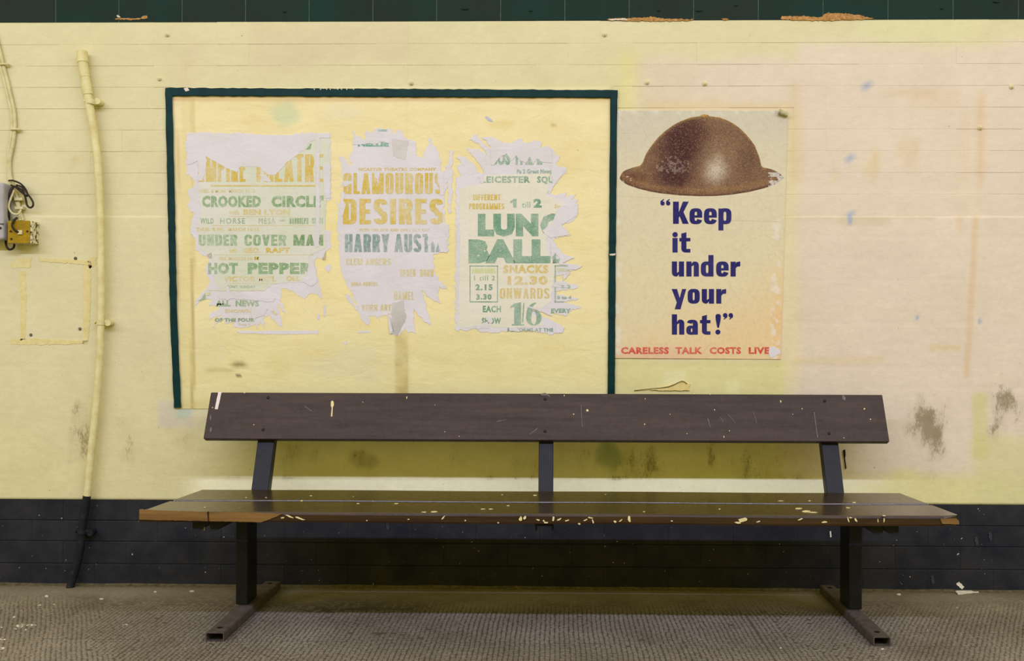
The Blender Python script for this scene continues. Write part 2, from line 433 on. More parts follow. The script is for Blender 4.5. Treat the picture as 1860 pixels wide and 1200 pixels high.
# ---- floor
M_FLOOR = None
def m_floor(low=False):
    t = NT('floor_grime' if low else 'gritty_floor', .62, .15)
    n = t.noise(5, 5, .6, w=1); c = t.mix(t.ramp(n, .3, .7), (142, 131, 114), (116, 105, 88))
    n2 = t.noise(60, 5, .7, w=3); c = t.mix(t.ramp(n2, .4, .75, 0, .5), c, (62, 54, 44))
    n3 = t.noise(2.2, 3, .5, w=6); c = t.mix(t.ramp(n3, .45, .7, 0, .35), c, (160, 150, 130))
    n4 = t.noise(70, 2, .5, w=9); c = t.mix(t.ramp(n4, .77, .79, 0, .8), c, (200, 195, 185))
    sp = t.n('ShaderNodeSeparateXYZ'); t.l(t.pos, sp.inputs[0])
    c = t.mix(t.ramp(sp.outputs[1], -.09, -.01, 0, .5), c, (92, 78, 44))
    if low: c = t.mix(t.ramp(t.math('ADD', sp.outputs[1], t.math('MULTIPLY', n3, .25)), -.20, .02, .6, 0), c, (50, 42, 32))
    t.base(c); t.rough(t.ramp(n3, .3, .7, .5, .75))
    t.bump(t.noise(80, 6, .7, w=4), .5, .003)
    return t.m
M_FLOOR = m_floor(); M_GRIME = m_floor(True)
floor = link('floor', box_mesh('floor', XW0, XW1, -5.0, .02, -.05, 0), M_GRIME); tag(floor, kind='structure')
# moulded anti-slip studs: thousands, one mesh
def studs():
    p = .0145; x = np.arange(-3.4, 3.4, p); y = np.arange(-2.1, -.10, p)
    X, Y = np.meshgrid(x, y); X = X.ravel(); Y = Y.ravel()
    ti = np.floor(X / .305).astype(int) * 31 + np.floor(Y / .305).astype(int) * 17
    X = X + (_T[ti % 256, 5] - .5) * .006 + (fbm(X * 1000, Y * 1000, 260, 51, 2) - .5) * .008 + (np.round(Y / p) % 2) * p * .5 * (fbm(X * 1000, Y * 1000, 700, 61, 1) > .5); Y = Y + (_T[ti % 256, 9] - .5) * .006
    wear = fbm(X * 1000, Y * 1000, 420, 41, 3) + sst(-.42, -.12, Y) * .45
    hgt = np.clip(1.18 - wear * 1.15, .12, 1) * .0032 * (0.8 + .4 * _rs.rand(len(X)))
    keep = (hgt > .0004) & (_rs.rand(len(X)) > .004)
    X, Y, hgt = X[keep], Y[keep], hgt[keep]; n = len(X)
    b = p * .39 ; tt = p * .24
    dx = np.array([-b, b, b, -b, -tt, tt, tt, -tt]); dy = np.array([-b, -b, b, b, -tt, -tt, tt, tt]); k = np.array([0] * 4 + [1] * 4)
    V = np.stack([X[:, None] + dx + _rs.randn(n, 1) * .0009 + _rs.randn(n, 8) * .0005, Y[:, None] + dy + _rs.randn(n, 1) * .0009 + _rs.randn(n, 8) * .0005, hgt[:, None] * k], -1).reshape(-1, 3)
    fq = np.array([[4, 5, 6, 7], [0, 1, 5, 4], [1, 2, 6, 5], [2, 3, 7, 6], [3, 0, 4, 7]])
    q = (np.arange(n)[:, None, None] * 8 + fq).reshape(-1, 4)
    me = bpy.data.meshes.new('floor_studs'); me.vertices.add(len(V)); me.vertices.foreach_set('co', V.ravel())
    me.loops.add(q.size); me.loops.foreach_set('vertex_index', q.ravel())
    me.polygons.add(len(q)); me.polygons.foreach_set('loop_start', np.arange(0, q.size, 4)); me.polygons.foreach_set('loop_total', np.full(len(q), 4))
    me.update(calc_edges=True)
    o = link('anti_slip_studs', me, M_FLOOR, floor); tag(o, kind='stuff')
studs()
# coved grime fillet along the wall foot
def fillet():
    xs = np.linspace(XW0, XW1, 240); V = []; Fc = []
    prof = [(-.0, .007), (-.004, .004), (-.010, .002), (-.024, .0005), (-.024, -.002)]
    for x in xs:
        k = .6 + .8 * float(fbm(np.array([x * 1000]), np.array([0.]), 90, 3)[0])
        for y, z in prof: V.append((x, y * k - .001, z * k))
    m = len(prof)
    for i in range(len(xs) - 1):
        for j in range(m - 1): Fc.append((i * m + j, i * m + j + 1, (i + 1) * m + j + 1, (i + 1) * m + j))
    o = link('dust_line', pydata('dust_line', V, Fc, True), m_simple('floor_dust', (100, 90, 66), (66, 57, 42), scale=60, bump=.6, rough=.9), floor)
fillet()
def fpoly(pts, m=None, thick=.0008, amp=.8, z=.0012, seg=3, seed=1):
    p = jag(pts, amp, seg, seed)
    me = poly_mesh('paint_spot', [on_z(a, b, z) for a, b in p], thick, Vector((0, 0, 1)))
    return link('paint_spot', me, m or M_CHALK, floor)
for i, (x, y, a, b) in enumerate(((25, 1120, 5, 1.6), (38, 1136, 12, 3.2), (56, 1135, 9, 2.0), (28, 1142, 3, 1.4), (46, 1143, 3, 1.2), (5, 1160, 6, 2.4), (3, 1176, 6, 3), (2, 1139, 3, 1.4),
                                  (85, 1082, 4, 2.0), (72, 1098, 4, 1.4), (98, 1097, 2, 1), (184, 1087, 4, 1.3), (349, 1073, 5, 1.3), (282, 1074, 3, 1.3), (147, 1062, 2.4, 1.6),
                                  (227, 1134, 5, 1), (1603, 1178, 4, 1.4), (1418, 1176, 2, 1), (1633, 1079, 5, 1.6), (1738, 1103, 2.2, 1.2))):
    r = random.Random(i); k = 9
    fpoly([(x + a * math.cos(q * 6.283 / k) * r.uniform(.6, 1.2), y + b * math.sin(q * 6.283 / k) * r.uniform(.6, 1.2)) for q in range(k)], amp=.3, seed=i)
fpoly([(1735, 1073), (1752, 1071), (1762, 1069), (1766, 1073), (1778, 1074), (1760, 1076), (1740, 1078)], amp=.8, thick=.003, z=.004)

# ================================================================ FRAME AND PAPER
M_FRAME = m_simple('dark_teal_paint', (2, 50, 50), (0, 36, 40), rough=.42, scale=25, bump=.35)
def bar_path(name, pts, wd, y0, y1, m, parent, jit=.0):
    """painted moulding: pts on the wall survey grid, wd in the same units, from y0 (wall) to y1 (front)"""
    V = []; Fc = []; n = len(pts)
    for i, (u, v) in enumerate(pts):
        a = pts[max(0, i - 1)]; b = pts[min(n - 1, i + 1)]; L = math.hypot(b[0] - a[0], b[1] - a[1])
        nx, ny = -(b[1] - a[1]) / L, (b[0] - a[0]) / L
        h = wd / 2 + random.uniform(-jit, jit)
        for s, y in ((-1, y0), (-1, y1 + .0015), (-.82, y1), (.82, y1), (1, y1 + .0015), (1, y0)):
            V.append(on_y(u + nx * h * s, v + ny * h * s, y))
        for P in V[-6:]: pass
    for i in range(n - 1):
        for j in range(5):
            Fc.append((i * 6 + j, i * 6 + j + 1, (i + 1) * 6 + j + 1, (i + 1) * 6 + j))
    Fc.append(tuple(range(6))[::-1]); Fc.append(tuple((n - 1) * 6 + j for j in range(6)))
    me = pydata(name, V, Fc)
    bm = bmesh.new(); bm.from_mesh(me); bmesh.ops.recalc_face_normals(bm, faces=bm.faces); bm.to_mesh(me); bm.free()
    return link(name, me, m, parent)
def lerp(p, q, n): return [(p[0] + (q[0] - p[0]) * i / n, p[1] + (q[1] - p[1]) * i / n) for i in range(n + 1)]
fr = empty('poster_frame', on_y(710, 450), 'dark teal painted wooden frame around the torn theatre bills above the bench', 'frame')
bar_path('top_rail', lerp((300, 166.5), (1122, 170.5), 80), 14.5, .001, -.010, M_FRAME, fr, .7)
bar_path('side_rail', lerp((306.5, 168), (309.5, 300), 10) + lerp((310, 320), (315, 560), 18) + lerp((315.5, 580), (322.5, 740), 12), 13.2, .001, -.011, M_FRAME, fr, .5)
bar_path('side_rail', lerp((1115, 170), (1112.5, 440), 20) + lerp((1112.3, 450), (1110, 740), 22), 12.8, .001, -.011, M_FRAME, fr, .4)
M_WCHIP = M_CHALK
wpoly('paint_chip', [(334, 160), (341, 159), (344, 164), (337, 166)], -.0106, M_WCHIP, fr, .8, 2, .0004)
for i in range(16):
    x = 565 + i * 5 + random.uniform(-2, 2); wpoly('paint_chip', [(x, 161), (x + 3, 161), (x + 2, 163.4)], -.0106, M_WCHIP, fr, 0, 2, .0004) if i % 2 else None
wpoly('paint_chip', [(1107, 461), (1118, 460), (1118, 463), (1108, 464)], -.0116, M_WCHIP, fr, .8, 2, .0004)

def m_backing():
    t = NT('aged_yellow_paper', .6, .12)
    at = t.n('ShaderNodeAttribute', attribute_name='Paint')
    n = t.noise(6, 5, .6, (1, 1, 2.2), w=2)
    c = t.mix(t.ramp(n, .42, .75, 0, .55), at.outputs['Color'], (222, 203, 140))
    n = t.noise(70, 4, .7, w=5); c = t.mix(t.ramp(n, .55, .8, 0, .25), c, (196, 178, 110))
    n = t.noise(100, 2, .5, w=15); c = t.mix(t.ramp(n, .78, .80, 0, .7), c, (110, 90, 50))
    t.base(c)
    h = t.math('ADD', t.noise(9, 5, .55, (1, 1, 1.8), w=4, dist=1.), t.math('MULTIPLY', t.noise(60, 3, .6, w=9), .12))
    t.bump(h, .55, .006)
    return t.m
M_BACK = m_backing()
def paper_grid(name, corners, y, step, fn, m, parent, thick=.0008, alpha=False):
    """sheet pasted on the wall; corners tl,tr,br,bl on the survey grid"""
    tl, tr, br, bl = corners
    W = abs(tr[0] - tl[0]); H = abs(bl[1] - tl[1]); nx = max(2, int(W / step)); ny = max(2, int(H / step))
    s, t = np.meshgrid(np.linspace(0, 1, nx + 1), np.linspace(0, 1, ny + 1)); s = s.ravel(); t = t.ravel()
    U = (tl[0] * (1 - s) + tr[0] * s) * (1 - t) + (bl[0] * (1 - s) + br[0] * s) * t
    Vv = (tl[1] * (1 - s) + tr[1] * s) * (1 - t) + (bl[1] * (1 - s) + br[1] * s) * t
    P = [on_y(a, b, y) for a, b in zip(U, Vv)]
    idx = np.arange((nx + 1) * (ny + 1)).reshape(ny + 1, nx + 1)
    q = np.stack([idx[:-1, :-1], idx[1:, :-1], idx[1:, 1:], idx[:-1, 1:]], -1).reshape(-1, 4).tolist()
    rim = np.concatenate([idx[0, :], idx[1:, -1], idx[-1, -2::-1], idx[-2:0:-1, 0]]).tolist(); b = len(P); n = len(rim)
    P += [P[i] + Vector((0, thick, 0)) for i in rim]
    q += [[rim[i], rim[(i + 1) % n], b + (i + 1) % n, b + i] for i in range(n)]
    me = pydata(name, P, q)
    U2 = np.concatenate([U, U[rim]]); V2 = np.concatenate([Vv, Vv[rim]])
    set_col(me, fn(U2, V2))
    return link(name, me, m, parent)
def backing_col(u, v):
    rgb = np.empty((len(u), 3)); rgb[:] = (234, 219, 170)
    nf = fbm(u, v, 26, 5) - .5
    def mixc(mask, c):
        m = np.clip(mask, 0, 1)[:, None]; rgb[:] = rgb * (1 - m) + np.array(c, float) * m
    def e(cx, cy, rx, ry): return 1 - sst(.3, 1.1, np.sqrt(((u - cx) / rx) ** 2 + ((v - cy) / ry) ** 2) + nf)
    mixc(sst(560, 640, v + nf * 60) * .6, (224, 215, 158))
    mixc(e(515, 200, 34, 32) * .6, (190, 205, 172)); mixc(e(625, 205, 60, 24) * .3, (218, 208, 184))
    mixc(e(640, 660, 110, 45) * .6, (216, 208, 172)); mixc(e(380, 640, 40, 60) * .4, (220, 212, 180)); mixc(e(500, 660, 30, 20) * .3, (208, 198, 130))
    mixc((1 - sst(1.5, 4.5, np.abs(u - 350 - nf * 3))) * (.35 + .5 * (v > 470)), (180, 160, 96))
    mixc((1 - sst(8, 11, np.abs(u - 338))) * .35, (212, 200, 140))
    mixc((1 - sst(10, 13, np.abs(u - 730))) * sst(595, 612, v) * (.45 + nf), (168, 146, 78))
    mixc((1 - sst(0, 3, np.abs(u - 737))) * .3, (188, 166, 96))
    mixc(e(432, 662, 26, 9) * .7, (120, 104, 62)); mixc(e(400, 672, 40, 7) * .4, (150, 134, 84)); mixc(e(433, 682, 5, 4) * .8, (80, 70, 44))
    mixc((1 - sst(.5, 2, np.abs(u - 324 + (v > 470) * 0))) * .4, (190, 150, 110))
    mixc(sst(718, 736, v) * .35, (196, 178, 110)); mixc((1 - sst(180, 186, v)) * .5, (200, 150, 96))
    mixc(e(905, 225, 40, 12) * .3, (205, 185, 110)); mixc(e(1005, 227, 7, 6) * .6, (160, 140, 80))
    mixc(e(1080, 240, 30, 60) * .25, (240, 228, 180)); mixc(e(740, 450, 400, 150) * .35, (240, 224, 150))
    return lin(np.clip(rgb, 5, 250))
bs = empty('backing_paper', on_y(710, 460), 'yellowed blank backing sheets pasted inside the dark teal frame', 'paper')
paper_grid('paper_sheet', ((311, 176), (744, 177), (744, 742), (325, 742)), -.0030, 5, backing_col, M_BACK, bs, .003)
paper_grid('paper_sheet', ((716, 176), (1110, 178), (1106, 742), (716, 742)), -.0026, 5, backing_col, M_BACK, bs, .003)

# ================================================================ LETTERING
BF = {}
def flat_text(txt, off=0.0, sp=1.0):
    c = bpy.data.curves.new('tmp', 'FONT'); c.body = txt; c.offset = off; c.space_character = sp; c.resolution_u = 2
    o = bpy.data.objects.new('tmp', c); COL.objects.link(o)
    dg = bpy.context.evaluated_depsgraph_get(); me = bpy.data.meshes.new_from_object(o.evaluated_get(dg))
    V = np.array([tuple(v.co)[:2] for v in me.vertices]); Fc = [tuple(p.vertices) for p in me.polygons]
    bpy.data.objects.remove(o); bpy.data.curves.remove(c); bpy.data.meshes.remove(me)
    return V, Fc
class Ink:
    """collects flat print in survey units; every word, rule or figure becomes a part of its own"""
    def __init__(s): s.G = []; s.open = False
    def grp(s, kind):
        s.G.append([kind, []]); return s.G[-1][1]
    def add(s, V, Fc, to=None):
        if to is None:
            if not (s.open and s.G): s.grp('printed_mark')
            to = s.G[-1][1]
        to.append(([tuple(p) for p in V], [tuple(f) for f in Fc]))
    def word(s, kind='printed_word'): s.grp(kind); s.open = True
    def poly(s, pts): s.add(pts, tessellate_polygon([[Vector((a, b, 0)) for a, b in pts]]))
    def rect(s, x0, y0, x1, y1):
        if not s.open: s.grp('printed_rule'); s.G[-1][1].append(([(x0, y0), (x1, y0), (x1, y1), (x0, y1)], [(0, 1, 2, 3)])); return
        s.add([(x0, y0), (x1, y0), (x1, y1), (x0, y1)], [(0, 1, 2, 3)])
    def bf(s, txt, x0, x1, y0, y1, off=.02, sp=1.05):
        """y0 top, y1 baseline; the face comes from the built-in font"""
        V, Fc = flat_text(txt, off, sp)
        R, _ = flat_text('H', off); h0, h1 = R[:, 1].min(), R[:, 1].max()
        a, b = V[:, 0].min(), V[:, 0].max()
        P = np.empty_like(V); P[:, 0] = x0 + (V[:, 0] - a) / (b - a) * (x1 - x0)
        P[:, 1] = y1 - (V[:, 1] - h0) / (h1 - h0) * (y1 - y0)
        s.add(P, Fc, s.grp('printed_word'))
    def gothic(s, txt, x0, x1, y0, y1, stem, gap=None, hst=None):
        g = s.grp('printed_word')
        for V, Fc in layout(txt, x1 - x0, y1 - y0, stem, gap, hst): s.add([(x0 + a, y1 - b) for a, b in V], Fc, g)
    def build(s, name, y, m, parent):
        for kind, items in s.G:
            P = []; Fs = []
            for n_, (V, Fc) in enumerate(items):
                b = len(P); yy = y - (n_ % 30) * 6e-6
                P += [on_y(p[0], p[1], yy) for p in V]
                for f in Fc:
                    f = tuple(i + b for i in f); a_, b_, c_ = P[f[0]], P[f[1]], P[f[2]]
                    n = (b_ - a_).cross(c_ - a_)
                    Fs.append(f if n.y < 0 else tuple(reversed(f)))
            if P: link(kind, pydata(kind, P, Fs), m, parent)

# --- heavy grotesque drawn from bars and super-elliptic rings
def q4(x0, y0, x1, y1): return [(x0, y0), (x1, y0), (x1, y1), (x0, y1)], [(0, 1, 2, 3)]
def dg(xa, ya, xb, yb, w):                  # diagonal with horizontal cuts, w = horizontal width, x = left edge
    return [(xa, ya), (xa + w, ya), (xb + w, yb), (xb, yb)], [(0, 1, 2, 3)]
def ring(cx, cy, rx, ry, sx, sy, a0, a1, n=14, e=2.6):
    V = []
    for i in range(n + 1):
        t = math.radians(a0 + (a1 - a0) * i / n); c, d = math.cos(t), math.sin(t)
        f = lambda v: math.copysign(abs(v) ** (2 / e), v)
        V.append((cx + rx * f(c), cy + ry * f(d))); V.append((cx + (rx - sx) * f(c), cy + (ry - sy) * f(d)))
    return V, [(2 * i, 2 * i + 1, 2 * i + 3, 2 * i + 2) for i in range(n)]
WID = {'I': 0, 'M': 1.45, 'W': 1.5, 'E': .84, 'F': .82, 'L': .8, 'T': .92, 'Y': 1.02, 'A': 1.08, 'V': 1.05, 'K': 1.02, ' ': .5, '.': .3, "'": .3}
def glyph(ch, w, H, s, h):
    r = w / 2; S = []
    if ch == 'A': S += [dg(0, 0, r - s / 2, H, s), dg(w - s, 0, r - s / 2, H, s), q4(s * .8, H * .2, w - s * .8, H * .2 + h)]
    elif ch == 'B': S += [q4(0, 0, s, H), ring(w * .5, H * .74, w * .46, H * .26, s, h, -90, 90), ring(w * .5, H * .27, w * .5, H * .27, s, h, -90, 90), q4(s, 0, w * .5, h), q4(s, H - h, w * .5, H), q4(s, H * .5 - h / 2, w * .5, H * .5 + h / 2)]
    elif ch in 'CG':
        S += [ring(r, H - r, r, r, s, h, 0, 180), q4(0, r, s, H - r), ring(r, r, r, r, s, h, 180, 360), q4(w - s, H * .64, w, H - r)]
        S += [q4(w - s, r * .8, w, H * .36)] if ch == 'C' else [q4(w - s, 0, w, H * .48), q4(w * .5, H * .48 - h, w, H * .48)]
    elif ch == 'D': S += [q4(0, 0, s, H), q4(s, 0, w - r, h), q4(s, H - h, w - r, H), ring(w - r, H - r, r, r, s, h, 0, 90), ring(w - r, r, r, r, s, h, -90, 0), q4(w - s, r, w, H - r)]
    elif ch == 'E': S += [q4(0, 0, s, H), q4(s, 0, w, h), q4(s, H - h, w, H), q4(s, H / 2 - h / 2, w * .92, H / 2 + h / 2)]
    elif ch == 'F': S += [q4(0, 0, s, H), q4(s, H - h, w, H), q4(s, H / 2 - h / 2, w * .92, H / 2 + h / 2)]
    elif ch == 'H': S += [q4(0, 0, s, H), q4(w - s, 0, w, H), q4(s, H / 2 - h / 2, w - s, H / 2 + h / 2)]
    elif ch == 'I': S += [q4(0, 0, s, H)]
    elif ch == 'K': S += [q4(0, 0, s, H), dg(s * .9, H * .38, w - s * 1.15, H, s * 1.15), dg(w - s * 1.1, 0, s * 1.0, H * .62, s * 1.1)]
    elif ch == 'L': S += [q4(0, 0, s, H), q4(s, 0, w, h)]
    elif ch == 'M': S += [q4(0, 0, s, H), q4(w - s, 0, w, H), dg(r - s * .45, 0, s * .1, H, s * .9), dg(r - s * .45, 0, w - s, H, s * .9)]
    elif ch == 'N': S += [q4(0, 0, s, H), q4(w - s, 0, w, H), dg(w - s, 0, 0, H, s)]
    elif ch in 'OQ0':
        S += [ring(r, H - r, r, r, s, h, 0, 180), q4(0, r, s, H - r), ring(r, r, r, r, s, h, 180, 360), q4(w - s, r, w, H - r)]
        if ch == 'Q': S += [dg(w - s, -H * .1, r, H * .25, s)]
    elif ch in 'PR':
        k = H * .27; S += [q4(0, 0, s, H), q4(s, H - h, w * .5, H), q4(s, H - 2 * k, w * .5, H - 2 * k + h), ring(w * .5, H - k, w * .5, k, s, h, -90, 90)]
        if ch == 'R': S += [dg(w - s * 1.05, 0, w * .42, H - 2 * k + h * .5, s)]
    elif ch == 'S':
        k = H * .27; k2 = H / 2 - k + h / 2 + k * 0
        S += [ring(r, H - k, r, k, s, h, 10, 235), ring(r, k, r, k, s, h, 190, 415), dg(w - s * 1.25, H * .33, s * .02, H * .67, s * 1.15)]
    elif ch == 'T': S += [q4(0, H - h, w, H), q4(r - s / 2, 0, r + s / 2, H - h)]
    elif ch == 'U': S += [q4(0, r, s, H), q4(w - s, r, w, H), ring(r, r, r, r, s, h, 180, 360)]
    elif ch == 'V': S += [dg(r - s / 2, 0, 0, H, s), dg(r - s / 2, 0, w - s, H, s)]
    elif ch == 'W': S += [dg(w * .27 - s / 2, 0, 0, H, s), dg(w * .27 - s / 2, 0, r - s / 2, H, s), dg(w * .73 - s / 2, 0, r - s / 2, H, s), dg(w * .73 - s / 2, 0, w - s, H, s)]
    elif ch == 'Y': S += [q4(r - s / 2, 0, r + s / 2, H * .42), dg(r - s / 2, H * .38, 0, H, s), dg(r - s / 2, H * .38, w - s, H, s)]
    elif ch == '.': S += [q4(0, 0, s, s)]
    elif ch == "'": S += [q4(0, H * .7, s, H)]
    elif ch == 'J': S += [q4(w - s, r, w, H), ring(r, r, r, r, s, h, 180, 360)]
    return S
def layout(txt, W, H, s, gap=None, hst=None):
    gap = s * .38 if gap is None else gap; h = hst or s * .8
    fixed = sum(s for c in txt if c in "I.'") + gap * (len(txt) - 1); units = sum(WID.get(c, 1.) for c in txt if c not in "I.'")
    uw = (W - fixed) / max(units, 1e-6); x = 0; out = []
    for c in txt:
        w = s if c in "I.'" else uw * WID.get(c, 1.)
        for V, Fc in glyph(c, w, H, s, min(h, H * .22)): out.append(([(a + x, b) for a, b in V], Fc))
        x += w + gap
    return out

def m_ink(name, c, paper, a=.42, b=.68, mx=.75, scale=120, stretch=(1, 1, 1)):
    t = NT(name, .65, .08)
    n = t.noise(scale, 5, .7, stretch, w=1); n2 = t.noise(12, 3, .5, w=6)
    k = t.math('MULTIPLY', t.ramp(n, a, b, 0, mx), t.ramp(n2, .3, .6, .45, 1.0))
    c2 = t.mix(t.ramp(n2, .35, .7, 0, .4), c, paper)
    t.base(t.mix(k, c2, paper)); return t.m
def m_paper(name, c, c2, scale=9, fibre=.3):
    t = NT(name, .6, .12); n = t.noise(scale, 5, .6, w=3)
    b = t.mix(t.ramp(n, .38, .72), c, c2); n2 = t.noise(140, 3, .7, w=6)
    t.base(t.mix(t.ramp(n2, .5, .8, 0, fibre), b, tuple(x * .86 for x in c)))
    t.bump(t.math('ADD', t.noise(8, 5, .6, (1, 1, 2), w=4, dist=1), t.math('MULTIPLY', t.noise(160, 3, .7, w=8), .06)), .5, .005)
    return t.m
M_TORN = m_paper('torn_white_paper', (220, 213, 218), (212, 206, 206), 8, .18)
M_GPRINT = m_paper('pale_green_print', (217, 214, 202), (203, 208, 180), 5)
M_CREAM = m_paper('cream_bill_paper', (226, 219, 204), (220, 214, 192))
M_YEL = m_ink('faded_yellow_ink', (206, 176, 62), (220, 212, 190)); M_YEL2 = m_ink('faded_pale_yellow_ink', (206, 184, 98), (220, 214, 196), .35, .62, .8)
M_GRN = m_ink('faded_green_ink', (128, 160, 112), (210, 214, 196)); M_GRN2 = m_ink('dark_green_ink', (88, 132, 70), (200, 208, 180))
M_TEAL = m_ink('faded_teal_ink', (118, 146, 142), (216, 212, 208)); M_BGRN = m_ink('bottle_green_ink', (92, 142, 112), (206, 212, 196), .40, .66, .62, 150, (1, 1, 3))
M_OLV = m_ink('faded_olive_ink', (196, 206, 130), (214, 214, 186))
B0, B1, B2, B3, B4 = -.0038, -.0043, -.0046, -.0049, -.0053

TC = [0]
def torn(parent, pts, seed=1, amp=2.0, y=B0, m=None, name='torn_sheet', seg=3.5):
    TC[0] += 1; y -= (TC[0] % 15) * 1.2e-5
    return wpoly(name, pts, y, m or M_TORN, parent, amp, seg, .0006, seed)

# ---- bill one: empire theatre
b1 = empty('theatre_bill', on_y(470, 420), 'torn white cinema bill with green and yellow lettering reading CROOKED CIRCLE, leftmost in the frame', 'poster', 'torn theatre bills inside the frame')
torn(b1, [(340, 242), (352, 241), (384, 240), (389, 248), (394, 241), (441, 240), (444, 254), (451, 241), (460, 242), (480, 245), (502, 245), (504, 257), (513, 245), (528, 246), (535, 241), (563, 241), (600, 241),
          (601, 300), (601, 362), (592, 365), (592.5, 378), (590, 417), (600, 420), (600.5, 450), (592, 456), (587, 471), (576, 468), (572, 472), (575, 494), (582, 522), (585.5, 543), (573, 534), (563, 533), (552, 543), (538, 533), (522, 524), (512, 523),
          (511, 533), (509, 543), (519, 570), (512, 564), (504, 548), (508, 567), (514, 593), (508, 592), (501, 585), (487, 571), (480, 574), (478, 582), (484, 598), (473, 585), (467, 598), (463, 588), (452, 593), (438, 596), (423, 592), (426, 580), (412, 589), (408, 578), (386, 595), (392, 583), (402, 572),
          (381, 580), (383, 568), (399, 562), (396, 556), (379, 556), (384, 545), (372, 540), (353, 556), (360, 540), (377, 522), (381, 508), (375, 497), (374, 484), (382, 470), (370, 464), (354, 452), (356, 438), (345, 421), (346, 405), (352, 390), (340, 374), (345, 363), (342, 344), (355, 334), (344, 316), (338, 318), (340, 306), (337, 292), (341, 283), (337, 262)], 3, 2.4)
wpoly('print_layer', [(372, 290), (388, 280), (430, 270), (598, 251), (598, 345), (592, 366), (590, 415), (592, 440), (592, 450), (560, 465), (565, 500), (545, 512), (500, 515), (480, 528), (400, 528), (390, 510), (385, 470), (364, 452), (360, 420), (365, 380), (360, 345), (362, 328)], B1, M_GPRINT, b1, 1.5, 5, .0003)
torn(b1, [(432, 600), (460, 601), (520, 600), (579, 600), (578, 606), (500, 607), (430, 604)], 4, 1.2)
for p in ([(592, 482), (600, 480), (601, 490), (596, 495), (590, 487)], [(587, 555), (591, 553), (592, 572), (588, 576)], [(576, 571), (580, 570), (580, 580), (576, 580)], [(622, 622), (630, 620), (629, 626)]): torn(b1, p, 1, .8)
k = Ink()
k.gothic('MPIRE', 374, 446, 283, 330, 6.2, 2.6); k.gothic('E', 360, 371, 283, 330, 6, 1); k.gothic('THEATRE', 462, 587, 280, 330, 7, 3)
k.rect(382, 336, 573, 338.6)
k.bf('RAFT', 483, 527, 449.5, 459, .045); k.bf('M', 463, 470, 466, 472, .03)
k.build('yellow_lettering', B2, M_YEL, b1)
k = Ink()
k.bf("WED. & MON.  MARCH 12-13", 361, 463, 343.5, 350, .03); k.bf('with', 415, 434, 380.5, 390, .03); k.bf('BEN LYON', 442, 527, 380, 390, .045)
k.rect(415, 392.5, 527, 393.6); k.bf('THUR. & FRI.  MARCH 14-15', 356, 470, 413, 419.5, .03)
k.bf('with', 416, 431, 450.5, 459, .04); k.bf('GEO.', 441, 473, 450, 459, .045); k.rect(388, 462, 569, 463)
k.bf('FRI. MARCH 16-17', 398, 470, 466, 472.5, .03); k.bf("VICTOR MC'L", 406, 502, 501.5, 511, .04); k.bf('OLL', 520, 545, 501, 510, .05)
k.rect(418, 514, 505, 515); k.rect(378, 527, 480, 527.9); k.bf('SHOWN', 408, 456, 561, 568, .04); k.bf('DAILY', 433, 455, 587, 591, .03)
k.rect(385, 408.6, 573, 409.6); k.poly([(496, 564), (504, 570), (502, 573), (492, 565)]); k.poly([(372, 532), (382, 530), (381, 536), (373, 537)])
k.build('pale_yellow_lettering', B2, M_YEL2, b1)
k = Ink()
k.bf('CROOKED', 367, 474, 355.5, 376, .06, 1.12); k.bf("CIRCLE'", 493, 588, 355.5, 376, .06, 1.12)
k.bf('WILD', 364, 388, 396, 406, .02, 1.2); k.bf('HORSE', 400, 445, 396, 406, .01, 1.2); k.bf('MESA', 470, 500, 396, 406, .0, 1.2); k.bf('with', 507, 518, 398, 402, .02)
k.gothic('RANDOLPH', 526, 560, 395.5, 406.5, 1.7, 1); k.gothic('SCOTT', 567, 587, 395.5, 406, 1.7, 1)
k.bf('HOT', 378, 432, 477, 497.5, .06, 1.1); k.bf('PEPPER', 450, 569, 477, 497.5, .06, 1.14)
k.bf('CONT. SUNDAY', 411, 464, 518, 523, .02); k.bf('ALL  NEWS', 392, 470, 545, 556, .04); k.poly([(372, 532), (374, 543), (359, 547), (366, 542)]); k.rect(394, 551, 411, 556)
k.gothic('UNDER', 361, 431, 426, 446, 5.2, 2.2, 4); k.gothic('COVER', 444, 520, 426, 446, 5.2, 2.2, 4)
k.build('green_lettering', B2, M_GRN, b1)
k = Ink(); k.gothic('MAN', 533, 587, 426, 446, 6, 2.4, 4.2); k.bf('OF THE FOUR', 390, 462, 577.5, 584, .04); k.poly([(556, 272), (563, 262), (566, 260), (564, 271), (557, 272)]); k.poly([(370, 263), (376, 259), (378, 264), (374, 272), (370, 270)])
k.build('dark_green_lettering', B2, M_GRN2, b1)
torn(b1, [(339, 243), (380, 242), (440, 243), (500, 246), (560, 243), (599, 243), (598, 251), (585, 250), (575, 251), (563, 258), (555, 270), (537, 283), (518, 298), (500, 318), (487, 317), (470, 303), (437, 302), (430, 313), (408, 303), (385, 290), (374, 284), (364, 290), (340, 300)], 8, 1.0, B3, None, 'torn_patch', 4)
torn(b1, [(573.5, 249), (580.5, 248), (580.5, 420), (579, 448), (571, 450), (570, 430), (573.5, 410)], 9, .5, B3, None, 'torn_patch')
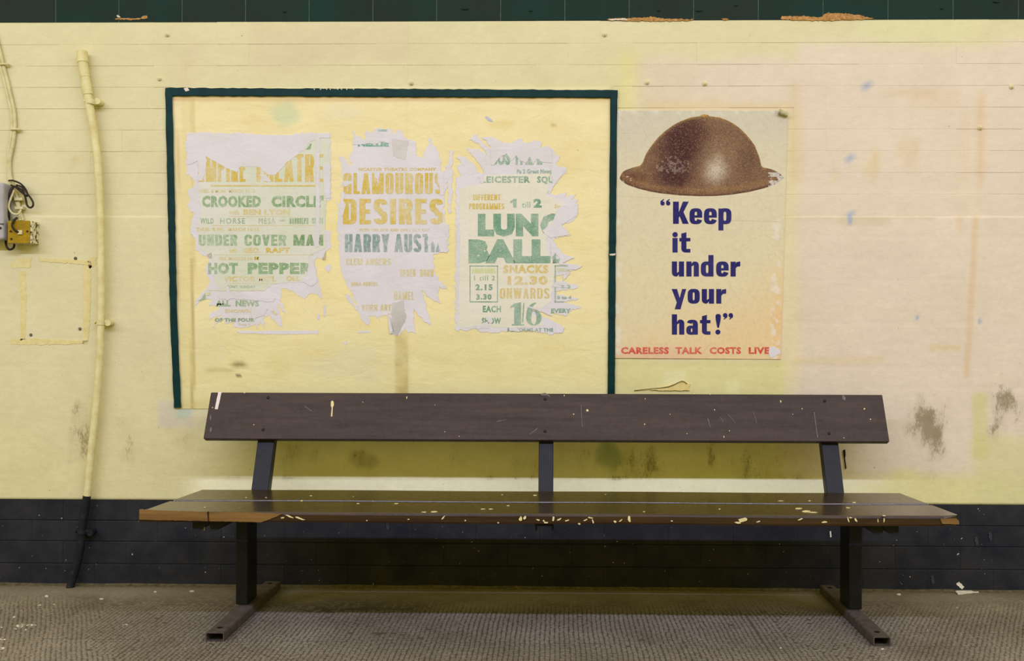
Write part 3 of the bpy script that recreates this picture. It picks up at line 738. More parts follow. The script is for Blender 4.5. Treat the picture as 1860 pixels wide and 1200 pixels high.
for i, p in enumerate(([(470, 318), (484, 317), (492, 330), (478, 329)], [(396, 535), (420, 530), (470, 534), (500, 540), (496, 548), (440, 543), (400, 543)], [(411, 520), (416, 519), (416, 545), (411, 545)], [(560, 480), (568, 470), (574, 490), (576, 512), (566, 520), (548, 512), (556, 500)],
                      [(360, 285), (373, 283), (374, 300), (368, 329), (360, 329)], [(587, 300), (600, 296), (600, 360), (592, 360), (588, 340)], [(455, 570), (470, 562), (486, 560), (480, 572), (462, 580)])):
    torn(b1, p, 20 + i, 1.4, B3, None, 'torn_patch')
M_CURLBACK = m_simple('curled_paper_back', (196, 186, 170), (150, 138, 118), bump=.1)  # greyish tan paper for the curled scraps
for pts in ([(375, 463), (384, 458), (382, 468)], [(585, 470), (592, 455), (589, 472)]):
    q = [on_y(*pts[0], B3), on_y(*pts[1], B3), on_y(*pts[2], B3 - .006)]
    link('curled_scrap', pydata('curled_scrap', q, [(0, 1, 2)]), M_CURLBACK, b1)

# ---- bill two: glamorous desires
b2 = empty('theatre_bill', on_y(715, 420), 'ragged white theatre bill with yellow headline GLAMOUROUS DESIRES, middle of the frame', 'poster', 'torn theatre bills inside the frame')
torn(b2, [(616, 282), (626, 285), (638, 302), (635, 283), (642, 270), (639, 261), (645, 264), (641, 235), (648, 247), (656, 248), (665, 261), (664, 235), (671, 240), (678, 241), (680, 233), (703, 233), (713, 235), (715, 243), (718, 243), (720, 235), (730, 237), (733, 247), (743, 254), (755, 258), (757, 283), (767, 287), (773, 271), (778, 263), (780, 251), (783, 249), (785, 263), (792, 267), (798, 287), (801, 303), (802, 323), (807, 309), (815, 297),
          (816, 273), (822, 273), (822, 330), (819, 387), (815, 387), (813, 330), (809, 345), (807, 362), (808, 395), (810, 407), (816, 407), (815, 424), (814, 457), (806, 456), (798, 459), (788, 461), (789, 489), (796, 508), (810, 518.5), (812, 524), (803, 524), (797, 518), (796, 540), (801, 551), (789, 547), (775, 538), (767, 527), (774, 556), (783, 590), (771, 585), (758, 568), (752, 560.5), (750, 580), (756, 605), (742, 604), (735, 596), (731, 602), (726, 609), (714, 608), (708, 603), (709, 585), (705, 573), (697, 572), (688, 574), (692, 587), (684, 576), (670, 573), (672, 585), (668, 590), (661, 585), (649, 564), (638, 552), (628, 540), (628, 532.5), (634, 537), (642, 548), (652, 562), (647, 548), (640, 534), (633, 522), (624, 505), (619, 492), (616.6, 468), (615, 436), (612, 416), (614, 400), (613, 367), (622, 372), (621, 303)], 5, 2.2)
torn(b2, [(651, 601), (672, 600), (672, 604), (650, 605)], 2, .7)
k = Ink(); k.gothic('GLAMOUROUS', 624, 804, 314, 352, 6.3, 3.4, 4.6); k.gothic('DESIRES', 623, 805, 361, 407, 10.5, 5.2, 7.5)
k.bf('NCASTER THEATRE COMPANY', 651, 792, 304.5, 310, .04, 1.15); k.build('yellow_lettering', B1, M_YEL, b2)
k = Ink(); k.bf('WITH THE ONE AND ONLY LILY KAY', 652, 780, 415, 420, .03, 1.15); k.gothic('CLEM', 629, 658, 469, 481, 2.2, 1.6); k.gothic('ANGERS', 664, 710, 469, 481, 2.3, 1.6)
k.gothic('DEREK', 727, 755, 489, 502, 1.9, 1.4); k.gothic('DORN', 763, 787, 489, 502, 1.9, 1.4); k.gothic('NINA', 638, 656, 512, 519, 1.3, 1); k.gothic('BOWERS', 660, 686, 512, 519, 1.3, 1)
k.gothic('DAMEL', 716, 752, 529, 544, 2.0, 1.8); k.gothic('YORK', 657, 686, 553, 564, 1.8, 1.6); k.gothic('ART', 691, 710, 553, 564, 1.9, 1.6)
k.poly([(705, 569), (712, 569), (712, 571), (705, 571)]); k.build('pale_yellow_lettering', B1, M_YEL2, b2)
k = Ink(); k.gothic('HARRY', 626.5, 707, 425, 457.5, 6, 2.6, 5); k.gothic('AUSTIN', 716.5, 806, 425, 457.5, 6, 2.6, 5)
k.build('teal_lettering', B1, M_TEAL, b2)
k = Ink(); k.bf('NELLIE', 650, 706, 255, 266, .06); k.rect(686, 235, 703, 238.5); k.build('green_lettering', B1, m_ink('sea_green_ink', (104, 160, 138), (216, 212, 210)), b2)
for i, p in enumerate(([(640, 253), (710, 253), (708, 260), (690, 257), (684, 261), (672, 260), (662, 262), (642, 262)], [(776, 424), (810, 424), (812, 459), (800, 458), (796, 440), (792, 452), (786, 438), (777, 446)], [(794, 312), (806, 312), (806, 354), (798, 354), (799, 338), (795, 330)],
                      [(622, 330), (632, 328), (634, 335), (626, 339)], [(680, 310), (690, 312), (688, 326), (680, 322)], [(627, 350), (623, 364), (628, 372), (622, 394), (618, 380), (619, 350)])):
    torn(b2, p, 40 + i, 1.2, B2, None, 'torn_patch')
wpoly('grey_scrap', [(712, 252), (742, 256), (736, 290), (714, 282)], B2, m_paper('grey_soiled_paper', (212, 205, 202), (200, 192, 188)), b2, 1.5, 4, .0003)
wpoly('grey_scrap', [(712, 550), (732, 545), (738, 575), (728, 600), (722, 609), (712, 604)], B2, m_paper('grey_soiled_paper', (206, 200, 196), (186, 180, 172)), b2, 1.5, 4, .0003)
q = [on_y(704, 574, B2), on_y(708, 574, B2 - .004), on_y(713, 600, B2 - .006), on_y(716, 606, B2), on_y(708, 606, B2 - .003)]
link('curled_scrap', pydata('curled_scrap', q, [(0, 1, 2, 4), (2, 3, 4)]), M_TORN, b2)

# ---- bill three: lunch ballet
b3 = empty('theatre_bill', on_y(930, 430), 'torn cream bill with big green letters LUNC BALL and price 1/6', 'poster', 'torn theatre bills inside the frame')
torn(b3, [(827.5, 343), (829, 333), (828, 322), (837, 320), (832, 309), (832, 300), (839, 297), (835, 290), (829, 287), (833, 283), (848, 287), (855, 293), (865, 305), (874, 316), (879, 312), (873, 300), (865, 290), (848, 270), (868, 270), (876, 276), (885, 282), (876, 268), (868, 260), (852, 254), (858, 248), (867, 243), (870, 250), (880, 262), (891, 270), (884, 255), (875, 249), (890, 248), (905, 253), (918, 260), (933, 257), (949, 251), (952, 259), (977, 255), (985, 259), (980, 270), (997, 264), (1003, 270), (1008, 280), (1019, 283), (1012, 293), (1012, 303), (1027, 303), (1029, 312), (1018, 322), (1007, 337), (993, 352), (1013, 353), (1028, 349), (1026, 357), (1046, 352), (1038, 362), (1051, 362), (1043, 372), (1051, 377), (1048, 392), (1042, 400), (1018, 408),
          (1013, 420), (1038, 427), (1008, 431), (1001, 447.6), (1015, 450), (1016, 459), (1026, 461), (1030, 467), (1044, 468), (1022, 477), (1058, 483), (1046, 490), (1024, 491), (1036, 495), (1014, 500), (1003, 506), (1052, 519), (1044, 524), (1008, 528), (1014, 535), (1051, 542), (1044, 546), (1022, 548), (1055, 558), (1038, 564), (1027, 574), (1012, 570), (985, 564), (960.5, 560.5), (974.5, 567.5), (1003, 581.5), (1020, 590), (1025, 595.5), (1022, 604), (999, 608), (968, 600), (933, 599), (915, 601), (897.5, 604), (871, 602), (864, 596), (850, 600), (827.5, 599)], 7, 2.2)
wpoly('print_layer', [(835, 344), (845, 340), (875, 335), (880, 318), (1002, 315), (996, 340), (990, 354), (1012, 362), (1030, 372), (1012, 400), (1003, 420), (990, 436), (1000, 470), (1016, 478), (1006, 500), (1000, 548), (985, 560), (960, 559), (972, 575), (990, 590), (960, 594), (900, 594), (870, 590), (845, 596), (832, 590), (835, 480)], B1, M_CREAM, b3, 1.3, 5, .0003)
k = Ink()
k.bf('LUN', 868, 978, 388, 429, .085, 1.14); k.bf('C', 981, 1018, 388, 429, .085, 1.05); k.bf('BALL', 851, 1000, 434.5, 478, .085, 1.14); k.rect(1004, 456, 1010, 478); k.rect(1004, 470, 1019, 478)
k.bf('LEICESTER', 874, 963, 320, 332, .04, 1.1); k.bf('SQU', 975.5, 1006, 320, 332, .04, 1.1); k.word(); k.rect(932, 361, 938.3, 377); k.poly([(926, 366.5), (933, 361), (934, 365.5), (928, 369)]); k.open = False; k.bf('2', 969, 984, 361, 377, .06); k.bf('till', 948, 963, 366, 377, .0)
k.bf('Pa 2 Great Newp', 939, 1003, 307, 315, .03, 1.1); k.bf('BUS THE L', 893, 985, 275, 299, .05)
def serif_txt(k, parts, x0, x1, y0, y1):
    k.bf(parts, x0, x1, y0, y1, .035, 1.2); k.rect
k.bf('EACH', 877, 910, 555, 567, .04, 1.1); k.bf('SHOW', 875, 910, 577, 588, .04, 1.1); k.bf('EVERY', 1001, 1037, 560, 568, .04); k.bf('PERFORMS AT THE D', 922, 1015, 595.5, 602, .03)
k.bf('2.15', 863.5, 895, 516, 527, .05, 1.2); k.bf('3.30', 865, 893, 534, 544, .055, 1.2); k.bf('1 till 2', 861, 899, 500.5, 509, .01, 1.2); k.bf('2.3', 1018, 1036, 517, 523, .03); k.bf('0 to 4', 1012, 1038, 537, 543, .05)
# fat-face 1/6
k.word(); k.rect(934, 552, 946.5, 590); k.rect(929.5, 588.5, 952, 591); k.poly([(927, 556.5), (934, 551), (946.5, 548.5), (946.5, 555), (934, 557), (927, 559.5)])
k.poly([(948, 585), (950.5, 585), (952.5, 550), (950.5, 550)])
V, Fc = ring(969.5, 577, 14, 14, 9, 2, 0, 360, 26, 2.1); k.add(V, Fc)
V, Fc = ring(975, 571, 19, 22, 9.5, 2, 195, 95, 14, 2.1); k.add([(a, 571 - (b - 571) if False else 1142 - b) for a, b in V], Fc)
k.open = False
for x0, x1, y0, y1 in ((853, 904.5, 482, 549),): 
    for r in ((x0, y0, x1, y0 + 2), (x0, y1 - 2, x1, y1), (x0, y0, x0 + 1.6, y1), (x1 - 1.6, y0, x1, y1)): k.rect(*r)
k.rect(1007.5, 482, 1009.5, 549); k.rect(1007.5, 481.5, 1034, 483.5); k.rect(1007.5, 547, 1024, 549)
k.build('green_lettering', B2, M_BGRN, b3)
k = Ink(); k.gothic('ADMISSIONS', 857, 900, 487, 496, 1.8, .9); k.gothic('SUNDAYS', 1012, 1036, 487, 493, 1.1, .8); k.build('pale_green_lettering', B2, M_OLV, b3)
k = Ink(); k.bf('SNACKS', 914, 996, 481, 496, .05, 1.15); k.bf('12.30', 922, 995, 501, 517, .055, 1.15); k.gothic('ONWARDS', 908, 998, 523, 542, 3.4, 2.8, 2.6)
k.gothic('DIFFERENT', 859, 909, 353, 363.5, 2., 1.2); k.gothic('PROGRAMMES', 852, 916, 369, 380, 2., 1.2); k.bf('Every', 1008, 1026, 371, 378, .02)
k.build('yellow_lettering', B2, M_YEL, b3)
for i, p in enumerate(([(890, 270), (1000, 268), (1004, 296), (985, 294), (975, 288), (968, 297), (962, 284), (955, 296), (944, 290), (938, 282), (930, 292), (920, 278), (910, 284), (904, 290), (897, 300), (893, 300)], [(985, 418), (1003, 405), (1012, 380), (1022, 372), (1050, 370), (1048, 392), (1020, 408), (1036, 426), (1008, 430), (1000, 432), (990, 425)],
                      [(1000, 300), (1010, 300), (1028, 308), (1010, 330), (1000, 350), (996, 352), (1004, 334), (1002, 316)], [(1004, 434), (1014, 450), (1024, 462), (1042, 468), (1022, 474), (1016, 468), (1008, 458), (1002, 470), (1000, 440)], [(1018, 468), (1044, 468), (1022, 477), (1058, 483), (1046, 490), (1030, 489), (1032, 482), (1014, 479)],
                      [(878, 586), (886, 584), (888, 596), (866, 597), (864, 592)], [(886, 574), (894, 578), (893, 588), (886, 584)], [(925, 594), (940, 596), (945, 602), (925, 601)], [(1010, 590), (1026, 595), (1022, 604), (1008, 604)], [(1012, 510), (1016, 522), (1004, 520)], [(956, 556), (966, 557), (1000, 566), (1003, 574), (984, 566), (972, 562)],
                      [(868, 318), (878, 316), (878, 332), (873, 332)], [(1022, 500), (1036, 495), (1022, 512)])):
    torn(b3, p, 60 + i, 1.0, B3, None, 'torn_patch')
wpoly('torn_patch', [(881, 213), (884, 210), (893, 217), (895, 221), (887, 219)], B0, m_paper('blue_white_scrap', (170, 180, 205), (215, 215, 222)), b3, .6, 2, .0004)

# ---- helmet poster
M_HP = None
def m_vc_paper(name, rough=.5, grain=0., wr=.5):
    t = NT(name, rough, .10); at = t.n('ShaderNodeAttribute', attribute_name='Paint'); n = t.noise(90, 4, .7, w=3)
    c = t.mix(t.ramp(n, .45, .8, 0, .22), at.outputs['Color'], (150, 132, 96))
    if grain:
        g = t.noise(260, 2, .6, w=7); c = t.mix(t.ramp(g, .40, .62, 0, grain), c, (60, 34, 30), 'MIX')
        g = t.noise(230, 2, .6, w=17); c = t.mix(t.ramp(g, .55, .7, 0, grain * .8), c, (190, 160, 110), 'MIX')
    t.base(c)
    if wr: t.bump(t.math('ADD', t.noise(7, 5, .6, (1.6, 1, .8), w=4, dist=1.6), t.math('MULTIPLY', t.noise(50, 3, .6, w=8), .12)), wr, .005)
    return t.m
def hp_col(u, v):
    rgb = np.empty((len(u), 3)); rgb[:] = (215, 204, 173); nf = fbm(u, v, 40, 5) - .5; nz = fbm(u, v, 14, 9) - .5
    def mixc(mask, c):
        m = np.clip(mask, 0, 1)[:, None]; rgb[:] = rgb * (1 - m) + np.array(c, float) * m
    mixc(1 - sst(205, 330, v + nf * 60), (204, 195, 174))
    mixc(sst(360, 560, v + nf * 80) * .6, (224, 208, 164))
    mixc(sst(500, 660, v + nf * 60 + (u - 1270) * .35) * .85, (228, 198, 150))
    mixc(sst(615, 650, v) * (1 - sst(1200, 1330, u)) * .6, (222, 180, 150))
    mixc(sst(1385, 1420, u + nf * 10) * sst(420, 620, v) * .7, (228, 190, 136))
    mixc(sst(1396, 1404, u) * (1 - sst(1414, 1420, u)) * sst(380, 430, v) * (fbm(u, v * .5, 6, 33) > .56) * .7, (228, 220, 208))
    mixc((1 - sst(1124, 1132, u)) * (nz > .1) * .6, (226, 220, 205))
    mixc((1 - sst(201, 212, v)) * (nz > .05) * .5, (228, 224, 214))
    mixc((1 - sst(0, 1.5, np.abs(v - 400 - nf * 3))) * sst(1250, 1330, u) * .3, (170, 150, 110))
    return lin(np.clip(rgb, 5, 250))
M_HP = m_vc_paper('poster_paper')
hp = empty('helmet_poster', on_y(1272, 425), 'poster with brown steel helmet and navy words Keep it under your hat', 'poster')
paper_grid('sheet', ((1118, 200.5), (1431, 201), (1418, 652), (1115, 650)), -.0052, 4, hp_col, M_HP, hp, .0045)
def crease(pts, wd=1.1, h=.0009):
    V = []; n = len(pts)
    for i, (a, b) in enumerate(pts):
        p = pts[max(0, i - 1)]; q = pts[min(n - 1, i + 1)]; L = math.hypot(q[0] - p[0], q[1] - p[1]); nx, ny = -(q[1] - p[1]) / L * wd, (q[0] - p[0]) / L * wd
        k_ = math.sin(math.pi * (i + .3) / (n - .4)); V += [on_y(a - nx, b - ny, -.0053), on_y(a, b, -.0053 - h * k_), on_y(a + nx, b + ny, -.0053)]
    Fc = []
    for i in range(n - 1): Fc += [(3 * i, 3 * i + 1, 3 * i + 4, 3 * i + 3), (3 * i + 1, 3 * i + 2, 3 * i + 5, 3 * i + 4)]
    me = pydata('crease', V, Fc, True); U_, V_ = proj(np.array([tuple(v) for v in V])); set_col(me, hp_col(U_, V_)); link('crease', me, M_HP, hp)
for c_ in ([(1157, 203), (1161, 212), (1166, 222), (1170, 236), (1184, 262)], [(1172, 203), (1178, 210), (1182, 222), (1184, 240)], [(1215, 203), (1217, 218), (1219, 232)], [(1333, 202), (1332, 215)], [(1170, 434), (1180, 450), (1190, 466), (1197, 478)], [(1318, 500), (1326, 512), (1331, 528)],
           [(1312, 580), (1322, 594), (1329, 610), (1330, 622)], [(1205, 392), (1196, 410), (1186, 428)], [(1378, 354), (1384, 364), (1392, 378)], [(1228, 466), (1230, 490)], [(1276, 640), (1284, 628), (1300, 618)], [(1150, 540), (1148, 570), (1152, 600)]): crease(c_)
for c_ in ([(1121, 355), (1180, 357.5), (1260, 359), (1340, 357), (1422, 354)], [(1270, 401), (1330, 400), (1422, 402)], [(1122, 241), (1170, 240)]): crease(c_, .8, .0006)
HY = -.0056
def helmet():
    top = [(1126, 321), (1131, 312), (1137, 308.5), (1150, 304), (1162, 301), (1167, 296), (1173, 280), (1180, 269), (1187.5, 259), (1197, 248), (1208, 238), (1220, 229), (1233, 221.5), (1254, 213.5), (1272, 210.7), (1273.5, 208.6), (1279, 207.2), (1286, 208.8), (1288, 210.8), (1308, 213.5), (1320, 218), (1331, 223.5), (1343, 232), (1354, 242.5), (1363, 253), (1371, 264), (1379, 284), (1383, 301), (1386, 304), (1392, 305), (1402, 307.5), (1410, 311), (1418, 316), (1422.5, 321.5)]
    bot = [(1126, 325), (1132, 331), (1141, 336), (1160, 342.5), (1180, 347.5), (1200, 351), (1235, 354.6), (1270, 356.2), (1300, 355.8), (1330, 353.2), (1360, 348.5), (1385, 342.5), (1400, 338), (1412, 332), (1419, 327), (1422.5, 323)]
    n = 150; m = 74
    xs = np.linspace(1126, 1422.5, n + 1); ty = np.interp(xs, *zip(*top)); by = np.interp(xs, *zip(*bot))
    T = np.linspace(0, 1, m + 1); U = np.repeat(xs[None], m + 1, 0); Vv = ty[None] + (by - ty)[None] * T[:, None]
    u = U.ravel(); v = Vv.ravel(); nf = fbm(u, v, 34, 3) - .5
    rgb = np.empty((len(u), 3)); rgb[:] = (130, 98, 74)
    def mixc(mask, c):
        k = np.clip(mask, 0, 1)[:, None]; rgb[:] = rgb * (1 - k) + np.array(c, float) * k
    def e(cx, cy, rx, ry, a=.0, b=1.15, k=.4): return 1 - sst(a, b, np.sqrt(((u - cx) / rx) ** 2 + ((v - cy) / ry) ** 2) + nf * k)
    tt = np.tile(T[:, None], (1, n + 1)).ravel(); edge = (v - np.tile(ty, m + 1))
    mixc(e(1238, 268, 52, 66, .1, 1.2) * 1., (64, 30, 34)); mixc(e(1222, 315, 44, 38, .1, 1.2) * .95, (66, 32, 36)); mixc(e(1262, 236, 34, 26) * .75, (78, 42, 38))
    mixc(e(1360, 285, 28, 50) * .5, (104, 74, 56)); mixc(e(1150, 325, 34, 16) * .7, (104, 58, 42)); mixc(e(1300, 350, 90, 12) * .3, (130, 96, 64))
    mixc(e(1335, 262, 30, 30) * .25, (150, 118, 84)); mixc(e(1300, 300, 44, 52) * .75, (158, 132, 104)); mixc(e(1299, 310, 30, 30, 0, 1.1) * .95, (214, 198, 180)); mixc(e(1305, 292, 12, 20) * .4, (205, 188, 160))
    mixc((1 - sst(0, 7, edge)) * .65 * (u > 1150) * (u < 1392), (176, 140, 72))
    mixc((1 - sst(0, 8, np.abs(v - np.interp(u, *zip(*bot)) + 11))) * .45, (166, 124, 78))
    mixc((1 - sst(2.0, 4.2, np.interp(u, *zip(*bot)) - v)) * .85, (96, 62, 52))
    mixc((1 - sst(1, 3, np.abs(v - 309 - (u - 1272) ** 2 * .0006))) * 0, (90, 60, 50))
    mixc((1 - sst(4, 9, np.hypot(u - 1279, (v - 209.5) * 2.4))) * .95, (196, 154, 72))
    mixc((1 - sst(8, 16, 1422 - u)) * .4, (110, 80, 58)); mixc(((u > 1395) & (u < 1421) & (nf + (fbm(u, v, 7, 8) - .5) > .07) & (v > 313)) * .9, (226, 220, 214))
    mixc(((u > 1130) & (u < 1146) & (v > 320) & ((fbm(u, v, 7, 8) - .5) > .06)) * .8, (226, 220, 214)); mixc(((fbm(u, v, 4, 18) > .56) & (e(1222, 300, 46, 22) > .3)) * .5, (190, 178, 168))
    P = [on_y(a, b, HY) for a, b in zip(u, v)]
    idx = np.arange((n + 1) * (m + 1)).reshape(m + 1, n + 1)
    q = np.stack([idx[:-1, :-1], idx[1:, :-1], idx[1:, 1:], idx[:-1, 1:]], -1).reshape(-1, 4).tolist()
    me = pydata('helmet_print', P, q); set_col(me, lin(np.clip(rgb, 4, 250)))
    link('helmet_print', me, m_vc_paper('helmet_ink', .5, .42, .25), hp)
helmet()
# headline: heavy grotesque lower case, drawn in survey units
M_NAVY = m_ink('navy_ink', (40, 36, 96), (66, 62, 116), .45, .75, .5, 90); M_RED = m_ink('red_ink', (206, 74, 62), (226, 176, 140), .55, .72, .6, 90)
k = Ink()
def Q(x0, yt, x1, yb): k.rect(x0, yt, x1, yb)
def R(cx, cy, rx, ry, sx, sy, a0, a1, n=14, e=2.7):
    V, Fc = ring(cx, -cy, rx, ry, sx, sy, a0, a1, n, e); k.add([(a, -b) for a, b in V], Fc)
def bowl(x0, x1, yt, yb, s=9.2, h=6.2):       # closed o
    w_ = (x1 - x0) / 2; c = (x0 + x1) / 2; r = min(w_, (yb - yt) / 2)
    R(c, yt + r, w_, r, s, h, 0, 180); R(c, yb - r, w_, r, s, h, 180, 360); Q(x0, yt + r, x0 + s, yb - r); Q(x1 - s, yt + r, x1, yb - r)
def g_e(x0, x1, yt, yb, s=9.2, h=6.2):
    w_ = (x1 - x0) / 2; c = (x0 + x1) / 2; r = w_
    R(c, yt + r, w_, r, s, h, 0, 180); R(c, yb - r, w_, r, s, h, 180, 345); Q(x0, yt + r, x0 + s, yb - r); m_ = (yt + yb) / 2; Q(x1 - s, yt + r, x1, m_ + 2.6); Q(x0 + s - 1, m_ - 1.6, x1 - s + .5, m_ + 2.6)
def g_n(x0, x1, yt, yb, s=9.4, top=None):
    Q(x0, top or yt, x0 + s, yb); r = 9; R(x1 - r, yt + r, r, r, s - .2, 6.5, 0, 90); Q(x1 - s, yt + r, x1, yb); k.poly([(x0 + s - 1, yt + 6), (x0 + s + 2, yt + 1.4), (x1 - r, yt), (x1 - r, yt + 6.5), (x0 + s, yt + 9)])
def g_u(x0, x1, yt, yb, s=9.4):
    Q(x1 - s, yt, x1, yb); r = 9; R(x0 + r, yb - r, r, r, s - .2, 6.5, 180, 270); Q(x0, yt, x0 + s, yb - r); k.poly([(x1 - s + 1, yb - 6), (x1 - s - 2, yb - 1.4), (x0 + r, yb), (x0 + r, yb - 6.5), (x1 - s, yb - 9)])
# Keep
k.word(); Q(1222.5, 366, 1233, 406.3); k.poly([(1232, 388), (1240.5, 366), (1251, 366), (1241.5, 385), (1251, 406.3), (1240, 406.3), (1234.5, 392.5), (1232, 397)])
g_e(1252.5, 1275.5, 378, 407); g_e(1278.8, 1302, 378, 407)
Q(1305, 378.5, 1314, 418.3); bowl(1305, 1328.5, 378, 407)
for cx in (1203.5, 1213.8):                   # opening quotes
    k.word('quote_mark'); V, Fc = ring(cx, 369.2, 4, 4, 4, 4, 0, 360, 12, 2); k.add(V, Fc); k.poly([(cx - 4, 369), (cx - 3.6, 365), (cx + 2.2, 361), (cx + 2.8, 362.4), (cx - .6, 366)])
# it
k.word(); Q(1221.5, 432, 1230.8, 458.4); V, Fc = ring(1226.2, 426, 4.9, 4.9, 4.9, 4.9, 0, 360, 14, 2); k.add(V, Fc)
Q(1237.5, 424, 1246.8, 451); Q(1234, 432, 1254, 438.2); R(1247, 449, 9.5, 9.4, 9.3, 6.5, 180, 270); Q(1247, 451.9, 1254, 458.4); k.poly([(1237.5, 424), (1246.8, 421.5), (1246.8, 433), (1237.5, 433)])
# under
k.word(); g_u(1220.4, 1242.5, 474.6, 502); g_n(1246.7, 1269.5, 474.6, 502); bowl(1273, 1296, 474.6, 502); Q(1286.8, 463, 1296, 502); g_e(1300.8, 1323.5, 474.6, 502.3)
Q(1327, 475, 1336.4, 502); k.poly([(1335, 483), (1337.5, 476), (1344.6, 474.4), (1344.6, 483.5), (1339, 484), (1336.4, 487)])
# your
k.word(); k.poly([(1220, 524.6), (1229.8, 524.6), (1234.6, 541), (1239, 524.6), (1246.5, 524.6), (1236, 561.5), (1225.5, 561.5), (1229.3, 549)])
bowl(1249, 1271, 524.4, 551.3); g_u(1274.7, 1297, 524.6, 551.2); Q(1301, 524.6, 1310.2, 551.2); k.poly([(1309, 533), (1311.5, 526), (1319, 524.4), (1319, 533), (1313, 533.6), (1310.2, 537)])
# hat!
k.word(); g_n(1220.4, 1243, 580, 607.5, 9.4, 570.5); 
R(1257.5, 589, 9.8, 8.6, 9, 5.6, 0, 165); Q(1258.6, 588, 1267.6, 607.5); bowl(1246.5, 1266, 591, 607.8, 8.4, 5)
Q(1275, 574, 1284, 600); Q(1271.5, 581, 1290.5, 586.8); R(1284.3, 598.2, 9.4, 9.4, 9.1, 6.2, 180, 270); Q(1284.3, 601.4, 1290.5, 607.6); k.poly([(1275, 574), (1284, 571.6), (1284, 583), (1275, 583)])
k.poly([(1299.6, 573), (1302, 570), (1307, 570), (1309.4, 573), (1309, 580), (1306, 595), (1303, 595), (1300, 580)]); V, Fc = ring(1304, 602.8, 4.6, 4.6, 4.6, 4.6, 0, 360, 14, 2); k.add(V, Fc)
for cx in (1317.3, 1327.4):
    k.word('quote_mark'); V, Fc = ring(cx, 572.4, 4.2, 4.2, 4.2, 4.2, 0, 360, 12, 2); k.add(V, Fc); k.poly([(cx + 4.2, 572), (cx + 3.8, 576), (cx - 2.2, 580.4), (cx - 2.8, 579), (cx + .6, 575)])
k.build('navy_lettering', -.0058, M_NAVY, hp)
k = Ink()
for t_, a, b in (('CARELESS', 1128, 1215), ('TALK', 1227, 1275.5), ('COSTS', 1289, 1346), ('LIVES', 1360, 1408)): k.bf(t_, a, b, 630.3, 642.4, .045, 1.1)
k.build('red_lettering', -.0058, M_RED, hp)
wpoly('torn_patch', [(1397, 631), (1404, 629), (1412, 632), (1418, 638), (1418, 641), (1410, 645), (1399, 650), (1396, 640)], -.0062, M_TORN, hp, .8, 3, .0004)
def curl():
    V = []; Fc = []; n = 10
    a = on_y(1414, 203, -.006); b = on_y(1430, 210, -.006)
    ax = (b - a).normalized(); up = Vector((0, -1, 0)); sd = ax.cross(up).normalized()
    for P, r in ((a, .0095), (b, .0075)):
        for i in range(n):
            t = math.radians(-60 + 290 * i / (n - 1)); V.append(P + up * (r + r * math.sin(t)) + sd * r * math.cos(t))
    Fc = [(i, i + 1, n + i + 1, n + i) for i in range(n - 1)]
    me = pydata('curled_corner', V, Fc, True); link('curled_corner', me, m_simple('curl_back', (196, 190, 140), (150, 146, 104)), hp)
curl()

# ================================================================ PIPES, CABLES, BOXES
M_PIPE = m_simple('cream_pipe_paint', (224, 214, 162), (204, 190, 132), rough=.45, scale=30, bump=.3)
M_BPIPE = m_simple('black_pipe_paint', (28, 30, 36), (52, 50, 50), rough=.45, scale=40, bump=.5, a=.5, b=.8)
def catmull(P, n=6):
    out = []
    for i in range(len(P) - 1):
        p0 = P[max(i - 1, 0)]; p1 = P[i]; p2 = P[i + 1]; p3 = P[min(i + 2, len(P) - 1)]
        for j in range(n):
            t = j / n; out.append(.5 * ((2 * p1) + (p2 - p0) * t + (2 * p0 - 5 * p1 + 4 * p2 - p3) * t * t + (3 * p1 - p0 - 3 * p2 + p3) * t ** 3))
    out.append(P[-1]); return out
def tube(name, pts, r, m, parent, seg=12, smooth=6, cap=True):
    P = [Vector(p) for p in pts]; rr = r if isinstance(r, (list, tuple)) else [r] * len(P)
    if smooth and len(P) > 2:
        R_ = [Vector((x, 0, 0)) for x in rr]; P2 = catmull(P, smooth); rr = [v.x for v in catmull(R_, smooth)]; P = P2
    V = []; Fc = []; n = len(P); ref = None
    for i, p in enumerate(P):
        d = (P[min(i + 1, n - 1)] - P[max(i - 1, 0)]).normalized()
        if ref is None: ref = d.orthogonal().normalized()
        ref = (ref - d * ref.dot(d)).normalized(); s2 = d.cross(ref)
        for k_ in range(seg):
            a = 6.28318 * k_ / seg; V.append(p + (ref * math.cos(a) + s2 * math.sin(a)) * rr[i])
    for i in range(n - 1):
        for k_ in range(seg):
            k2 = (k_ + 1) % seg; Fc.append((i * seg + k_, i * seg + k2, (i + 1) * seg + k2, (i + 1) * seg + k_))
    if cap: Fc.append(tuple(range(seg))[::-1]); Fc.append(tuple((n - 1) * seg + k_ for k_ in range(seg)))
    me = pydata(name, V, Fc)
    me.shade_smooth(); me.set_sharp_from_angle(angle=math.radians(50))
    return link(name, me, m, parent)
PY = -.030
def wp(u, v, y=PY): return on_y(u, v, y)
pipe = empty('conduit_pipe', wp(150, 560), 'cream painted conduit pipe running down the left of the wall, black at its foot', 'pipe')
tube('pipe_run', [wp(154, 130), wp(156, 150), wp(162, 190), wp(170, 235), wp(177, 290), wp(181, 350), wp(183, 420), wp(184, 500), wp(183.5, 580), wp(181, 650), wp(175, 730), wp(168, 800), wp(161, 870), wp(158, 903)], [.0155, .0155, .0150, .0140, .0135, .013, .0125, .0125, .0125, .0125, .0125, .0125, .0125, .0125], M_PIPE, pipe, 16)
tube('pipe_socket', [wp(149, 94, -.024), wp(150.5, 114)], .0185, M_PIPE, pipe, 16, 0); tube('pipe_socket', [wp(150, 112), wp(155, 140)], .0165, M_PIPE, pipe, 16, 0)
